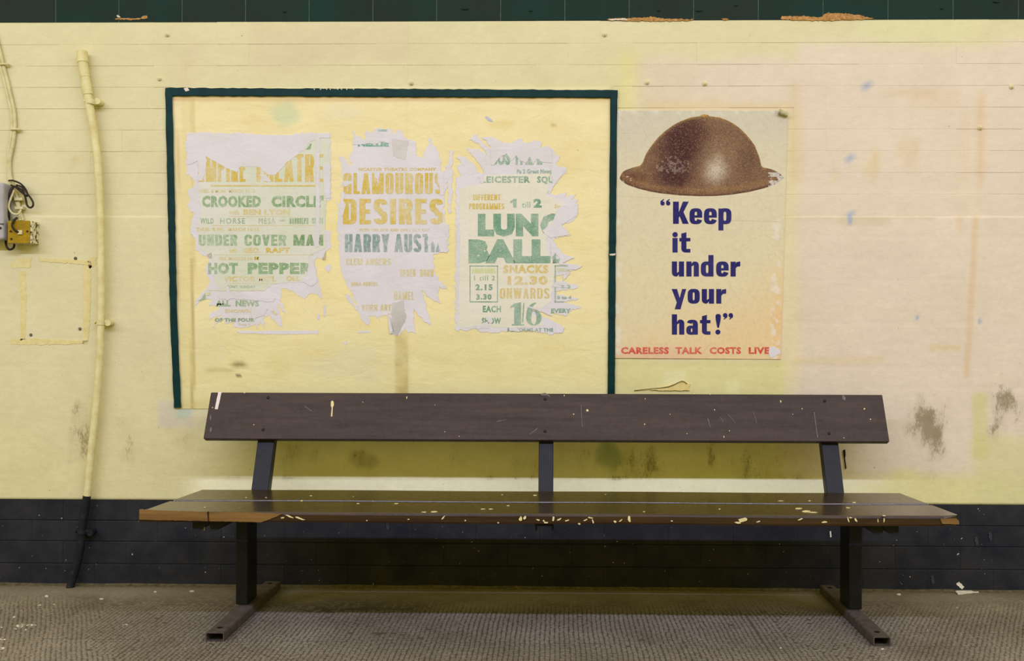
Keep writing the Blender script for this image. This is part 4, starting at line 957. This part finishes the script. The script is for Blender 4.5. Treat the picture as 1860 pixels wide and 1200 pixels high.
tube('pipe_socket', [wp(156, 150), wp(160, 172)], .0170, M_PIPE, pipe, 16, 0)
o = tube('pipe_foot', [wp(158, 900), wp(154, 930), wp(149, 962), wp(146, 995), wp(140, 1025), wp(132, 1050), wp(127, 1069, -.036)], .0135, M_BPIPE, pipe, 16); o['label'] = 'black painted foot of the pipe'
def clamp(u, v, u2, v2, m, lw=1.):
    c = wp(u, v); d = wp(u2, v2, -.022)
    pr = [(math.cos(math.radians(a)), math.sin(math.radians(a))) for a in range(0, 360, 20)]
    e = empty('pipe_clamp', c); e.parent = pipe; e.location = np.array(c) - WLOC(pipe)
    tube('clamp_band', [c + Vector((.001, 0, .009)), c + Vector((-.001, 0, -.009))], .0175 * lw, m, e, 18, 0)
    tube('clamp_stub', [c + Vector((.012, 0, 0)), d], [.0085, .0085], m, e, 12, 0)
    tube('clamp_boss', [Vector((d.x, -.034, d.z)), Vector((d.x, .0, d.z))], .0115, m, e, 12, 0)
    x = on_y(u - 11, v, -.026); tube('clamp_lug', [x, x + Vector((.012, 0, 0))], .007, m, e, 10, 0)
    x = on_y(u - 9, v, -.03); tube('screw', [x + Vector((0, -.014, 0)), x], .0035, m, e, 8, 0)
clamp(165, 184.5, 179, 185, M_PIPE); clamp(183.5, 585, 198, 586, M_PIPE, .9); clamp(149, 964, 166, 966, M_BPIPE, 1.)

M_CABLE = m_simple('cream_cable_paint', (216, 206, 162), (192, 180, 130), scale=40, bump=.2)
M_FLEX = m_simple('dark_flex', (58, 46, 34), (34, 26, 20), rough=.4)
def cable(name, pts, r, m, label, y=-.008, cat='cable', grp=None, clips=()):
    grp = grp or {'electric_cable': 'cream cables at top left', 'flex_loop': 'tangled wires above and around the brass plate'}.get(name)
    _c = pts[len(pts) // 2]; e = empty(name, on_y(_c[0], _c[1], y), label, cat, grp)
    tube('sheath', [on_y(a[0], a[1], a[2] if len(a) > 2 else y) for a in pts], r, m, e, 8, 5)
    for c in clips:
        a = on_y(c[0], c[1], y - .004); tube('cable_clip', [a + Vector((-.013, .002, 0)), a + Vector((-.004, -.004, 0)), a + Vector((.013, -.003, 0)), a + Vector((.019, .006, 0))], .0042, m, e, 8, 3)
    return e
cable('electric_cable', [(-10, 55), (-2, 85), (6, 118), (14, 150), (21, 180), (26, 205), (27, 235), (23, 265), (18, 292), (19, 320), (26, 345), (33, 365), (37, 400)], .0062, M_CABLE, 'cream painted cable coming down from the top left corner, outer of the pair', clips=((6, 117), (26, 235)))
cable('electric_cable', [(-16, 60), (-6, 90), (1, 120), (9, 152), (16, 182), (21, 206), (22, 235), (18, 262), (15, 290), (15, 318), (22, 342), (29, 365), (42, 400)], .0052, M_CABLE, 'thinner cream cable inside the left hand cable run, inner of the pair', y=-.0085)
cable('flex_loop', [(16, 328, -.02), (24, 328, -.03), (38, 334, -.035), (48, 346, -.03), (49, 356, -.025), (38, 348, -.028), (28, 340, -.03), (20, 336, -.02)], .0032, M_FLEX, 'dark flex looping to the right above the brass cover plate', cat='cable', grp=None)
cable('flex_loop', [(30, 336, -.03), (40, 340, -.035), (50, 352, -.032), (59, 365, -.03), (60, 373, -.03), (55, 377, -.03), (49, 372, -.028), (46, 358, -.028), (40, 345, -.03), (26, 338, -.03)], .0035, M_FLEX, 'large dark brown flex loop hanging down beside the cream cables')
cable('flex_loop', [(24, 338, -.022), (19, 350, -.03), (17, 370, -.03), (16, 390, -.03), (16, 402, -.02)], .005, M_FLEX, 'thick dark flex hanging between the grey box and the cable clips')
cable('flex_loop', [(26, 345, -.03), (17, 368, -.034), (17, 380, -.034), (24, 388, -.034), (34, 388, -.03), (38, 381, -.024)], .0036, M_CABLE, 'cream wire hanging in a round loop above the brass plate')
cable('flex_loop', [(31, 395, -.05), (24, 402, -.062), (22, 410, -.066), (27, 418, -.066), (35, 422, -.058)], .0040, M_FLEX, 'short dark wire plugged into the front of the brass plate')
cable('flex_loop', [(10, 436, -.02), (12, 448, -.03), (18, 453, -.03), (25, 449, -.03), (26, 440, -.02)], .0040, M_FLEX, 'small dark wire loop hanging below the brass plate')
def rbox(name, x0, x1, y0, y1, z0, z1, bev, m, parent, seg=3):
    bm = bmesh.new(); bmesh.ops.create_cube(bm, size=1)
    for v in bm.verts: v.co = Vector(((x0 + x1) / 2 + v.co.x * (x1 - x0), (y0 + y1) / 2 + v.co.y * (y1 - y0), (z0 + z1) / 2 + v.co.z * (z1 - z0)))
    if bev: bmesh.ops.bevel(bm, geom=bm.edges[:], offset=bev, segments=seg, affect='EDGES', profile=.6)
    me = bpy.data.meshes.new(name); bm.to_mesh(me); bm.free(); return link(name, me, m, parent)
p0 = on_y(13.5, 400.5, -.058); p1 = on_y(53.5, 441.5, -.058)
jb = empty('junction_box', ((p0.x + p1.x) / 2, 0, p1.z), 'cream junction box with a brassy yellow cover plate beside the grey box', 'box')
pr = on_y(69.5, 420, 0.).x
M_SCUFF = m_simple('chipped_cream_side', (222, 214, 176), (60, 56, 50), scale=70, a=.48, b=.6)
V = [(p0.x, -.05, p1.z), (p1.x, -.05, p1.z), (p1.x, -.05, p0.z), (p0.x, -.05, p0.z), (p0.x, .001, p1.z - .001), (p1.x + .004, .001, p1.z), (p1.x + .004, .001, p0.z), (p0.x, .001, p0.z)]
rbox('box_body', p0.x, p1.x + .005, -.052, .001, p1.z, p0.z, .003, M_SCUFF, jb)
M_BRASS = m_simple('brassy_yellow_plate', (172, 138, 22), (140, 112, 28), rough=.35, scale=30, bump=.2)
rbox('cover_plate', p0.x, p1.x, -.056, -.052, p1.z, p0.z, .001, M_BRASS, jb, 1)
for u, v in ((20, 420), (50, 420), (21, 434), (24, 405)):
    c = on_y(u, v, -.056); tube('screw', [c, c + Vector((0, -.003, 0))], .0035, M_FLEX, jb, 8, 0)
rbox('cable_entry', on_y(33, 424, -.057).x, on_y(41, 424, -.057).x, -.062, -.056, on_y(33, 426, -.057).z, on_y(33, 418, -.057).z, .001, M_CABLE, jb, 1)
for a, b in ((34, 362), (35, 378)):
    c = on_y(a, b, -.012); rbox('terminal_clip', c.x - .012, c.x + .018, -.022, -.002, c.z - .005, c.z + .005, .002, M_CABLE, jb)
gb = empty('grey_box', (on_y(-30, 385, 0).x, 0, on_y(0, 437).z), 'pale grey metal box with rounded corners cut off by the left edge', 'box')
M_GREY = m_simple('grey_enamel', (176, 171, 172), (160, 155, 156), rough=.4, scale=20, bump=.05)
rbox('box_body', on_y(-90, 380, -.05).x, on_y(9.5, 380, -.05).x, -.062, .001, on_y(0, 435, -.06).z, on_y(0, 331, -.06).z, .012, M_GREY, gb, 4)
rbox('back_plate', on_y(-95, 380, 0).x, on_y(14, 380, -.0).x, -.012, .001, on_y(0, 434, -.0).z, on_y(0, 334, -.0).z, .004, m_simple('dark_gap', (70, 62, 50)), gb, 2)
rbox('lid_seam', on_y(-88, 380, -.063).x, on_y(7, 380, -.063).x, -.0628, -.061, on_y(0, 407.5, -.06).z, on_y(0, 406, -.06).z, 0, M_FLEX, gb)
c = on_y(1, 414, -.062); tube('screw', [c, c + Vector((0, -.003, 0))], .004, M_FLEX, gb, 10, 0)

# ---- painted-over fixings left in the wall
M_FIX = m_simple('painted_over_metal', (218, 207, 168), (205, 192, 150), scale=40, bump=.2)
spots = [((304, 63), 'painted-over screw high on the wall above the left end of the frame'), ((290, 143), 'painted-over plug just above the top left corner of the frame'), ((1098, 63), 'pair of holes in a painted plug above the right end of the frame'),
         ((747, 151), 'small painted screw just above the middle of the frame'), ((1175, 150), 'small painted-over screw above the helmet poster, left one'), ((1280, 152), 'tiny painted plug above the helmet poster, right one'), ((1780, 232), 'cream painted fixing on the stained line at far right'), ((1837, 158), 'greenish screw head near the right edge of the wall')]
for i, ((u, v), lb) in enumerate(spots):
    e = empty('wall_screw', on_y(u, v, 0), lb, 'screw', 'painted-over fixings left in the wall'); c = on_y(u, v, 0)
    tube('screw_collar', [c + Vector((0, .002, 0)), c + Vector((0, -.004, 0))], [.011, .007], M_FIX, e, 10, 0)
    tube('screw_head', [c + Vector((0, -.003, 0)), c + Vector((.003, -.009, -.003))], [.0042, .0035], M_FIX, e, 8, 0)

# ---- residue of old tape where a notice hung
M_TAPE = m_simple('old_tape_residue', (214, 196, 130), (222, 210, 158), scale=45, bump=.5, rough=.7)
tr = empty('tape_outline', on_y(100, 545), 'yellowed tape residue outlining a missing notice under the junction box', 'tape')
for pts in ([(70, 468), (130, 471), (165, 474), (166, 481), (120, 478), (72, 474)], [(150, 482), (166, 480), (164, 560), (160, 620), (150, 624), (152, 560)], [(34, 490), (46, 492), (48, 560), (46, 616), (36, 618), (38, 560)], [(18, 616), (60, 614), (110, 617), (160, 618), (158, 624), (80, 626), (20, 625)], [(18, 478), (30, 468), (58, 466), (54, 486), (36, 486), (18, 486)], [(160, 466), (175, 467), (174, 480), (163, 488), (158, 478)]):
    wpoly('tape_strip', pts, -.0018, M_TAPE, tr, 1.3, 3, .0018)
for u, v in ((137, 469), (145, 597), (56, 608)): 
    c = on_y(u, v, -.002); tube('plug_hole', [c, c + Vector((0, -.003, 0))], [.006, .004], m_simple('hole_grey', (120, 112, 104), (60, 54, 48)), tr, 8, 0)
# ---- peeling flake under the helmet poster and black drip
pf = empty('peeling_paint', on_y(1215, 700), 'lifted curl of peeling cream paint below the helmet poster', 'paint')
wpoly('paint_flake', [(1182, 708), (1205, 703), (1225, 697), (1240, 692), (1247, 696), (1253, 697), (1250, 703), (1253, 709), (1220, 709)], -.006, m_simple('flake', (226, 208, 140), (214, 190, 118)), pf, .8, 3, .0045)
tube('lifted_edge', [on_y(1152, 709, -.004), on_y(1180, 706, -.006), on_y(1215, 702, -.008), on_y(1238, 692, -.010), on_y(1248, 697, -.008)], .0012, m_simple('edge_brown', (96, 76, 44)), pf, 6, 3)
bd = empty('black_drip', on_y(1535, 832), 'thin black paint drip on the wall right of the backrest post', 'paint')
wpoly('drip', [(1532, 818), (1535, 816), (1536, 824), (1535, 832), (1537.5, 850), (1536, 852), (1534, 834), (1532.5, 826)], -.005, m_simple('black_drip_paint', (30, 26, 20)), bd, .3, 3, .004)

# ================================================================ BENCH
def m_wood(name, c, c2, rough, coat=0., spec=.5, g=1.):
    t = NT(name, rough, spec)
    n = t.noise(3, 6, .65, (1.2, 14, 14), w=1, dist=.4); n2 = t.noise(9, 6, .7, (1, 26, 26), w=4)
    b = t.mix(t.ramp(n, .35, .68), c, c2); b = t.mix(t.ramp(n2, .5, .8, 0, .45), b, tuple(x * .55 for x in c))
    n3 = t.noise(60, 4, .7, w=7); b = t.mix(t.ramp(n3, .72, .84, 0, .25), b, tuple(min(255, x * 1.9) for x in c))
    t.base(b); t.rough(t.ramp(n3, .3, .7, rough * .85, rough * 1.25)); t.bump(t.math('ADD', n2, t.math('MULTIPLY', n3, .4)), .22 * g, .001)
    t.b.inputs['Coat Weight'].default_value = coat; t.b.inputs['Coat Roughness'].default_value = .12
    return t.m
M_BACKW = m_wood('dark_stained_backrest', (72, 58, 52), (56, 45, 41), .45, 0, .16)
M_SEATW = m_wood('varnished_seat_wood', (58, 42, 22), (44, 31, 17), .24, .25)
M_EDGEW = m_wood('worn_brown_edge', (66, 46, 22), (40, 27, 14), .4, 0, .25)
M_RAW = m_wood('bare_split_wood', (140, 106, 60), (108, 78, 40), .7, 0, .1, 2.)
M_IRON = m_simple('black_iron_paint', (36, 36, 39), (28, 28, 30), rough=.42, scale=30, bump=.2)
M_DUST = m_simple('dusty_iron', (92, 82, 72), (70, 61, 52), rough=.7, scale=40, bump=.3)
M_DARK = m_simple('hollow_dark', (16, 14, 14), rough=.9)

bench = empty('bench', (-.03, -.45, 0), 'long dark wooden station bench with slatted seat, plank backrest and black iron legs', 'bench')
# key planes
SF = -3.5 + 2.75          # front edge depth
fl = on_y(253, 925, SF); frr = on_y(1748, 941, SF)
XB0, XB1 = fl.x, frr.x; ZF = (fl.z + frr.z) / 2; TH_ = .0285
BCX = (XB0 + XB1) / 2
YG0, YG1 = -.536, -.5075   # gap between the planks
YR = -.265
tilt = -.033
def seat_z(y): return ZF + (y - SF) * tilt
def seat_plank(name, x0, x1, y0, y1, notch=None, TH_=.0285):
    """closed plank with rounded front edge, cut into stations so the ends and edges can be uneven"""
    prof = []
    r = .007 if notch is not None else .003
    prof = [(y0 + .002, -TH_), (y0, -TH_ + .005), (y0, -r), (y0 + r * .3, -r * .3), (y0 + r, 0)] if True else []
    prof += [(y1 - .002, 0), (y1, -.002), (y1, -TH_)]
    xs = [x0, x0 + .003] + list(np.linspace(x0 + .01, x1 - .01, 60)) + [x1 - .003, x1]
    V = []; m = len(prof)
    for i, x in enumerate(xs):
        e = .0015 if i in (0, len(xs) - 1) else 0
        for (y, z) in prof:
            yy = y
            if notch is not None and y < y0 + .01:
                if x > x1 - .035: yy = y0 + (x - (x1 - .035)) ** 2 * 24      # rounded right corner
                yy += .0008 * math.sin(x * 47) + .0006 * math.sin(x * 131)
            V.append((x, yy, seat_z(yy) + z - (e if z > -.01 else -e) + .0006 * math.sin(x * 7)))
    Fc = [(i * m + j, i * m + (j + 1) % m, (i + 1) * m + (j + 1) % m, (i + 1) * m + j) for i in range(len(xs) - 1) for j in range(m)]
    Fc += [tuple(range(m)), tuple((len(xs) - 1) * m + j for j in range(m - 1, -1, -1))]
    me = pydata(name, V, Fc); me.materials.append(M_SEATW); me.materials.append(M_EDGEW); me.materials.append(M_RAW)
    bm = bmesh.new(); bm.from_mesh(me); bmesh.ops.recalc_face_normals(bm, faces=bm.faces); bm.to_mesh(me); bm.free()
    if notch is not None:
        for f in me.polygons:
            c = f.center; nrm = f.normal
            if c.y < y0 + .006 and nrm.z < .85: f.material_index = 1
    return link(name, me, None, bench)
front = seat_plank('seat_plank', XB0, XB1, SF, YG0, 1); rear = seat_plank('seat_plank', XB0 + .002, XB1 - .002, YG1, YR, None, .0215)
front['label'] = 'front seat plank with worn brown edge and bare split end'
# bare split wood on the front edge: left end and right corner
NF = Vector((0, -1, 0))
def edge_patch(pts, m, y=SF - .0026, name='bare_wood', amp=.6, par=None, thick=.004, seed=2):
    p = jag(pts, amp, 4, seed) if amp else pts
    me = poly_mesh(name, [on_y(a, b, y) for a, b in p], thick); return link(name, me, m, par or front)
edge_patch([(253, 925), (300, 927.2), (345, 928.5), (375, 930), (380, 931), (420, 929.5), (470, 931.3), (498, 932.5), (512, 933), (490, 943), (474, 948.2), (400, 946.5), (330, 945), (253, 943.2)], M_RAW, SF - .0022, amp=.5)
edge_patch([(376, 929.5), (379, 928.6), (379.6, 946), (377.4, 946), (377, 938)], m_simple('split_line', (50, 34, 18)), SF - .0030, 'split_crack', .3)
edge_patch([(1708, 942.5), (1722, 941.5), (1738, 942), (1742, 946), (1742, 952), (1712, 951)], M_RAW, SF - .0022, amp=.6)
# paint chips and splashes on the front edge
M_SPL = m_simple('cream_paint_splash', (226, 214, 168), (206, 186, 120), scale=90, bump=.3)
rr_ = random.Random(11)
def blob(x, y, a, b, rot=0, n=8, r_=rr_):
    return [(x + a * math.cos(q) * r_.uniform(.55, 1.2) * math.cos(rot) - b * math.sin(q) * math.sin(rot), y + a * math.cos(q) * math.sin(rot) + b * math.sin(q) * r_.uniform(.55, 1.2) * math.cos(rot)) for q in [6.283 * i / n for i in range(n)]]
def espl(x, y, a, b, rot=0): edge_patch(blob(x, y, a, b, rot), M_SPL, SF - .0024, 'paint_chip', .25, thick=.003, seed=int(x))
for x, y, a, b, rot in ((526, 938, 9, 1.3, .35), (543, 941, 10, 1.6, .3), (513, 940, 4, 1.2, 0), (805, 940, 5, 1.5, -.8), (742, 943, 3, 1, 0), (845, 945, 1.5, 1.5, 0), (946, 942, 4, 4.5, 0), (953, 940, 2.5, 3.5, .6), (978, 944, 4, 1.3, .2), (988, 946, 3, 1.2, .6), (992, 949, 4, 1.2, 0), (1005, 942, 2.2, 5, .2), (1016, 943, 5, 1.5, -.4), (1030, 945, 5, 1.0, -.3), (1052, 951, 3, 1.4, 0), (1072, 940, 5, 1.6, .2), (1077, 946, 1.3, 4.5, -.3), (1064, 944, 4, 1, -.4),
                        (1143, 943, 2.6, 6, -.15), (1117, 947, 3, 2.4, .3), (1128, 945, 4, 1, -.6), (1349, 944, 9, 4.2, -.25), (1340, 949, 6, 1.6, .1), (1378, 947, 4, 1, -.3), (1454, 943, 6, 1.2, -.3), (1498, 948, 5, 1.6, -.1), (1541, 944, 1.4, 6, -.25), (1555, 945, 1.6, 5, -.5), (1545, 940, 3, 1, 0), (1606, 945, 1.0, 5, 0), (1595, 945, .8, 4, 0), (905, 949, 2, 1.2, 0), (1220, 946, 2, 1, 0), (666, 945, 1.6, 1, 0)):
    espl(x, y, a, b, rot)
# splashes lying on the seat
def seat_spot(x, y, a, b, par, rot=0, m=None):
    p0_ = Vector((0, SF, ZF + .0008)); n_ = Vector((0, -tilt, 1)).normalized()
    me = poly_mesh('paint_spot', [on_plane(q[0], q[1], p0_, n_) for q in jag(blob(x, y, a, b, rot), .2, 3, int(x))], .0006, n_); link('paint_spot', me, m or M_SPL, par)
for x, y, a, b in ((788, 929, 8, 1.2), (770, 929.5, 4, .7), (877, 924, 5, .8), (891, 924, 4, .8), (923, 918, 3, .8), (1170, 929, 2.5, .8), (1463, 928, 10, 2.0), (1450, 923, 7, 1.6), (1476, 930, 8, 1.2), (1307, 924, 2, .7), (698, 912.5, 5, 1.4), (650, 914, 3, .8), (720, 914, 4, .7), (1540, 921.5, 4, 1), (1606, 936, 4, 1), (372, 921, 2, .7)):
    if y > 913: seat_spot(x, y, a, b, front)
for x, y, a, b in ((972, 899, 4, 1.), (565, 900, 2.5, .8), (447, 903, 1.6, .8), (483, 903, 2, .6), (548, 909, 3, 1), (912, 898, 2, .6), (1418, 909, 5, .8), (1470, 909, 2.5, .8), (1552, 912, 4, 1), (642, 892.6 + 9, 1, .6), (1100, 897.5, 1.5, .5)):
    seat_spot(x, y, a, b, rear)
# backrest: plank leaning back about 24 degrees
LEAN = math.radians(24)
BB = Vector((BCX, -.205, 0)); BB.z = on_y(990, 797, BB.y).z
up = Vector((0, math.sin(LEAN), math.cos(LEAN))); nb = Vector((0, -math.cos(LEAN), math.sin(LEAN)))
def onb(u, v, off=0.): return on_plane(u, v, BB + nb * off, nb)
tl = onb(383, 711.5); bl = onb(369, 796.5); trr = onb(1603, 717); brr = onb(1616, 802)
hB = ((tl - BB).dot(up) + (trr - BB).dot(up)) / 2; lB = ((bl - BB).dot(up) + (brr - BB).dot(up)) / 2
def plank_box(name, x0, x1, s0, s1, d0, d1, m, parent, bev=.003, x0t=None, x1t=None):
    bm = bmesh.new(); vs = []
    for (s, xa, xb) in ((s0, x0, x1), (s1, x0t if x0t is not None else x0, x1t if x1t is not None else x1)):
        for d in (d0, d1):
            for x in (xa, xb):
                P = BB + up * s + nb * d; vs.append(bm.verts.new((x, P.y, P.z)))
    a = vs; fs = [(0, 1, 3, 2), (4, 6, 7, 5), (0, 4, 5, 1), (2, 3, 7, 6), (0, 2, 6, 4), (1, 5, 7, 3)]
    for f in fs: bm.faces.new([a[i] for i in f])
    bmesh.ops.recalc_face_normals(bm, faces=bm.faces)
    if bev: bmesh.ops.bevel(bm, geom=bm.edges[:], offset=bev, segments=3, affect='EDGES', profile=.6)
    me = bpy.data.meshes.new(name); bm.to_mesh(me); bm.free(); return link(name, me, m, parent)
back = plank_box('backrest', (bl.x), (brr.x), lB, hB, 0, -.024, M_BACKW, bench, .004, tl.x, trr.x)
M_TAPEW = m_simple('white_tape', (228, 214, 208), (210, 198, 196))
def bpoly(pts, m, off=.0010, name='paint_spot', amp=.2, th=.0008):
    me = poly_mesh(name, [onb(a, b, off) for a, b in (jag(pts, amp, 3, 4) if amp else pts)], th, nb); return link(name, me, m, back)
bpoly([(396.5, 711.5), (402.5, 711.5), (395.5, 743), (390, 742.5)], M_TAPEW, name='tape_strip')['label'] = 'white tape strip near the left end'
bpoly([(601, 730), (603, 727), (606, 729), (606.5, 735), (604.5, 740), (603.5, 756), (601, 756), (602.5, 741), (600.8, 736)], M_SPL)
for x, y, a, b in ((444, 712.8, 1.8, 1.8), (1067, 745, 2.6, 2.8), (1042, 752, 1.2, 1.2), (1171, 770, 1.3, 1.3), (1172, 724, 1, 1), (1217, 752, .9, .9), (1418, 729, 1.2, 2.8), (1570, 742, 1.6, 1.8), (1581, 761, 1.2, 1.2), (1457, 742, 1, 1.2), (1298, 744, 1.2, 1.2), (1290, 715.5, 1.5, 1), (1261, 714.6, 1.2, 1), (1025, 718, 1, 1.5), (1078, 714, 1, 1.4), (659, 730, .9, 1), (461, 771, 1, 1), (386, 740, 1, 1), (1315, 793, 1.0, 2.6), (1248, 787, .9, .9), (1440, 752, .8, .8), (1533, 795, 1, 1), (739, 722, 1, 2.4), (808, 784, .7, 1), (834, 792, .8, .8), (790, 735, .6, .8), (1325, 782, .8, 1)):
    bpoly(blob(x, y, a, b), M_SPL)
M_SCR = m_simple('grey_scuff', (120, 112, 108), (90, 82, 78))
for p in ([(382, 752), (384, 756), (383, 764), (381, 760)], [(381, 778), (384, 774), (385, 780), (382, 786)], [(1529, 719), (1532, 717), (1536, 722), (1535, 727), (1530, 724)], [(982, 715), (990, 713), (998, 717), (1000, 722), (994, 718), (984, 718)], [(962, 788), (976, 777), (977, 778), (963, 789)]):
    bpoly(p, M_SCR, name='scuff_mark')
for p in ([(1322, 752), (1323, 752), (1336, 768), (1335, 768)], [(1368, 748), (1369.2, 748), (1375, 768), (1374, 768)], [(1478, 748), (1479.5, 748), (1486, 795), (1484.5, 795)], [(1285, 760), (1286, 759), (1291, 776), (1290, 776)], [(1308, 757), (1309, 757), (1314, 766), (1313, 766)], [(1055, 735), (1056, 735), (1058, 775), (1057, 775)], [(553, 738), (554, 737), (567, 746), (566, 747)], [(902, 765), (920, 761), (920, 762), (902, 766)]):
    bpoly(p, M_SCR, name='scuff_mark', amp=0)
for u, v in ((487, 722), (478, 780), (990, 724.5), (990, 783), (1498, 728), (1506, 787)):
    c = onb(u, v, 0); o = tube('bolt', [c - nb * .002, c + nb * .002, c + nb * .0035], [.0052, .0052, .003], M_IRON, back, 10, 0)
# uprights behind the backrest, lapping the post heads
def upright(x0, x1, zlow):
    s_low = (zlow - BB.z) / up.z
    return plank_box('upright', x0, x1, s_low, hB - .01, -.0245, -.060, M_IRON, bench, .004)
LPX = (on_y(459, 891, -.235).x, on_y(490, 891, -.235).x)
MPX = (on_y(978, 890, -.235).x, on_y(1005, 890, -.235).x)
RPX = (on_y(1499.5, 895, -.235).x, on_y(1531, 895, -.235).x)
for a, b in (LPX, MPX, RPX): upright(a, b, seat_z(YR) - .075)
# legs, feet, bearers
def hollow_box(name, x0, x1, y0, y1, z0, z1, t, m, parent, holes=()):
    """tube lying along Y with open rounded ends"""
    c = .006; P = []
    def loop(x0, x1, z0, z1, c):
        out = []
        for cx, cz, a0 in ((x1 - c, z1 - c, 0), (x0 + c, z1 - c, 90), (x0 + c, z0 + c, 180), (x1 - c, z0 + c, 270)):
            for i in range(4): a = math.radians(a0 + i * 30); out.append((cx + c * math.cos(a), cz + c * math.sin(a)))
        return out
    O = loop(x0, x1, z0, z1, c); I = loop(x0 + t, x1 - t, z0 + t, z1 - t, c * .5); n = len(O); V = []
    for y in (y0, y1):
        V += [(x, y, z) for x, z in O]; V += [(x, y, z) for x, z in I]
    Fc = []
    for i in range(n):
        j = (i + 1) % n
        Fc += [(i, j, 2 * n + j, 2 * n + i), (n + j, n + i, 3 * n + i, 3 * n + j), (j, i, n + i, n + j), (2 * n + i, 2 * n + j, 3 * n + j, 3 * n + i)]
    me = pydata(name, V, Fc); bm = bmesh.new(); bm.from_mesh(me); bmesh.ops.recalc_face_normals(bm, faces=bm.faces); bm.to_mesh(me); bm.free()
    return link(name, me, m, parent)
FH = .030
def disc(name, c, r, m, parent):
    n = 16; V = [c + Vector((r * math.cos(6.2832 * i / n), r * .9 * math.sin(6.2832 * i / n), 0)) for i in range(n)]
    return link(name, pydata(name, V, [tuple(range(n))]), m, parent)
for s, (fx, px, ux) in enumerate((((on_z(370.5, 1150, FH).x, on_z(405, 1150, FH).x), (on_y(427.5, 1000, -.35).x, on_y(449, 1000, -.35).x), LPX),
                                  ((on_z(1586.5, 1156, FH).x, on_z(1618, 1156, FH).x), (on_y(1543, 1000, -.35).x, on_y(1567, 1000, -.35).x), RPX))):
    yf = on_z(390, 1148, FH).y if s == 0 else on_z(1600, 1156, FH).y; yr = -.045
    ft = hollow_box('foot', fx[0], fx[1], yf, yr, 0.0, FH, .003, M_DUST, bench)
    for yy in (yf + .045, yr - .035): disc('bolt_hole', Vector(((fx[0] + fx[1]) / 2, yy, FH + .0006)), .009, M_DARK, ft)
    y0 = -.345; y1 = -.245
    rbox('leg_post', px[0], px[1], y0, y1, FH, seat_z(-.3) - TH_ - .001, .003, M_IRON, bench)
    # two channel bearers outboard of the post, running front to back
    sgn = -1 if s == 0 else 1
    if s == 0: xs = (on_y(352, 955, SF + .04).x, on_y(388, 955, SF + .06).x)
    else: xs = (on_y(1566, 962, SF + .07).x, on_y(1598, 962, SF + .05).x)
    zt = seat_z(-.6) - TH_ - .001
    for bx in xs:
        V = []; Fc = []; wb = .046
        pf_ = [(0, 0), (0, -.020), (.007, -.028), (.018, -.028), (wb, -.006), (wb, 0)]
        if s: pf_ = [(wb - a, b) for a, b in pf_]
        n = len(pf_)
        for y in (SF + .03, -.30):
            V += [(bx + a, y, seat_z(y) - TH_ - .0005 + b) for a, b in pf_]
        Fc = [(i, (i + 1) % n, n + (i + 1) % n, n + i) for i in range(n)] + [tuple(range(n)), tuple(range(2 * n - 1, n - 1, -1))]
        me = pydata('seat_bearer', V, Fc); bm = bmesh.new(); bm.from_mesh(me); bmesh.ops.recalc_face_normals(bm, faces=bm.faces); bm.to_mesh(me); bm.free()
        link('seat_bearer', me, M_IRON, bench)
    # cross plate tying bearers, post and upright together under the seat
    lo_x = min(min(xs), px[0], ux[0]); hi_x = max(max(xs) + .046, px[1], ux[1])
    rbox('tie_plate', lo_x, hi_x, -.335, -.255, seat_z(-.3) - TH_ - .026, seat_z(-.3) - TH_ - .022, .001, M_IRON, bench, 1)
# centre bearer below the middle upright
rbox('centre_bracket', MPX[0] - .002, MPX[1] + .002, -.68, -.235, seat_z(-.4) - TH_ - .008, seat_z(-.4) - TH_ - .003, .001, M_IRON, bench, 1)
for u, v in ((974, 957), (1004, 957)):
    c = on_y(u, v - 4, -.66); tube('bolt', [c, c - Vector((0, 0, .016))], [.0032, .0022], M_IRON, bench, 8, 0)
c = on_y(371, 949, SF + .05); tube('hanging_thread', [c, c - Vector((0, 0, .022))], .0012, M_SPL, bench, 6, 0)
for v in bpy.data.objects:
    if v.type == 'MESH' and v.name.startswith(('leg_post',)): v.data.shade_smooth() if False else None
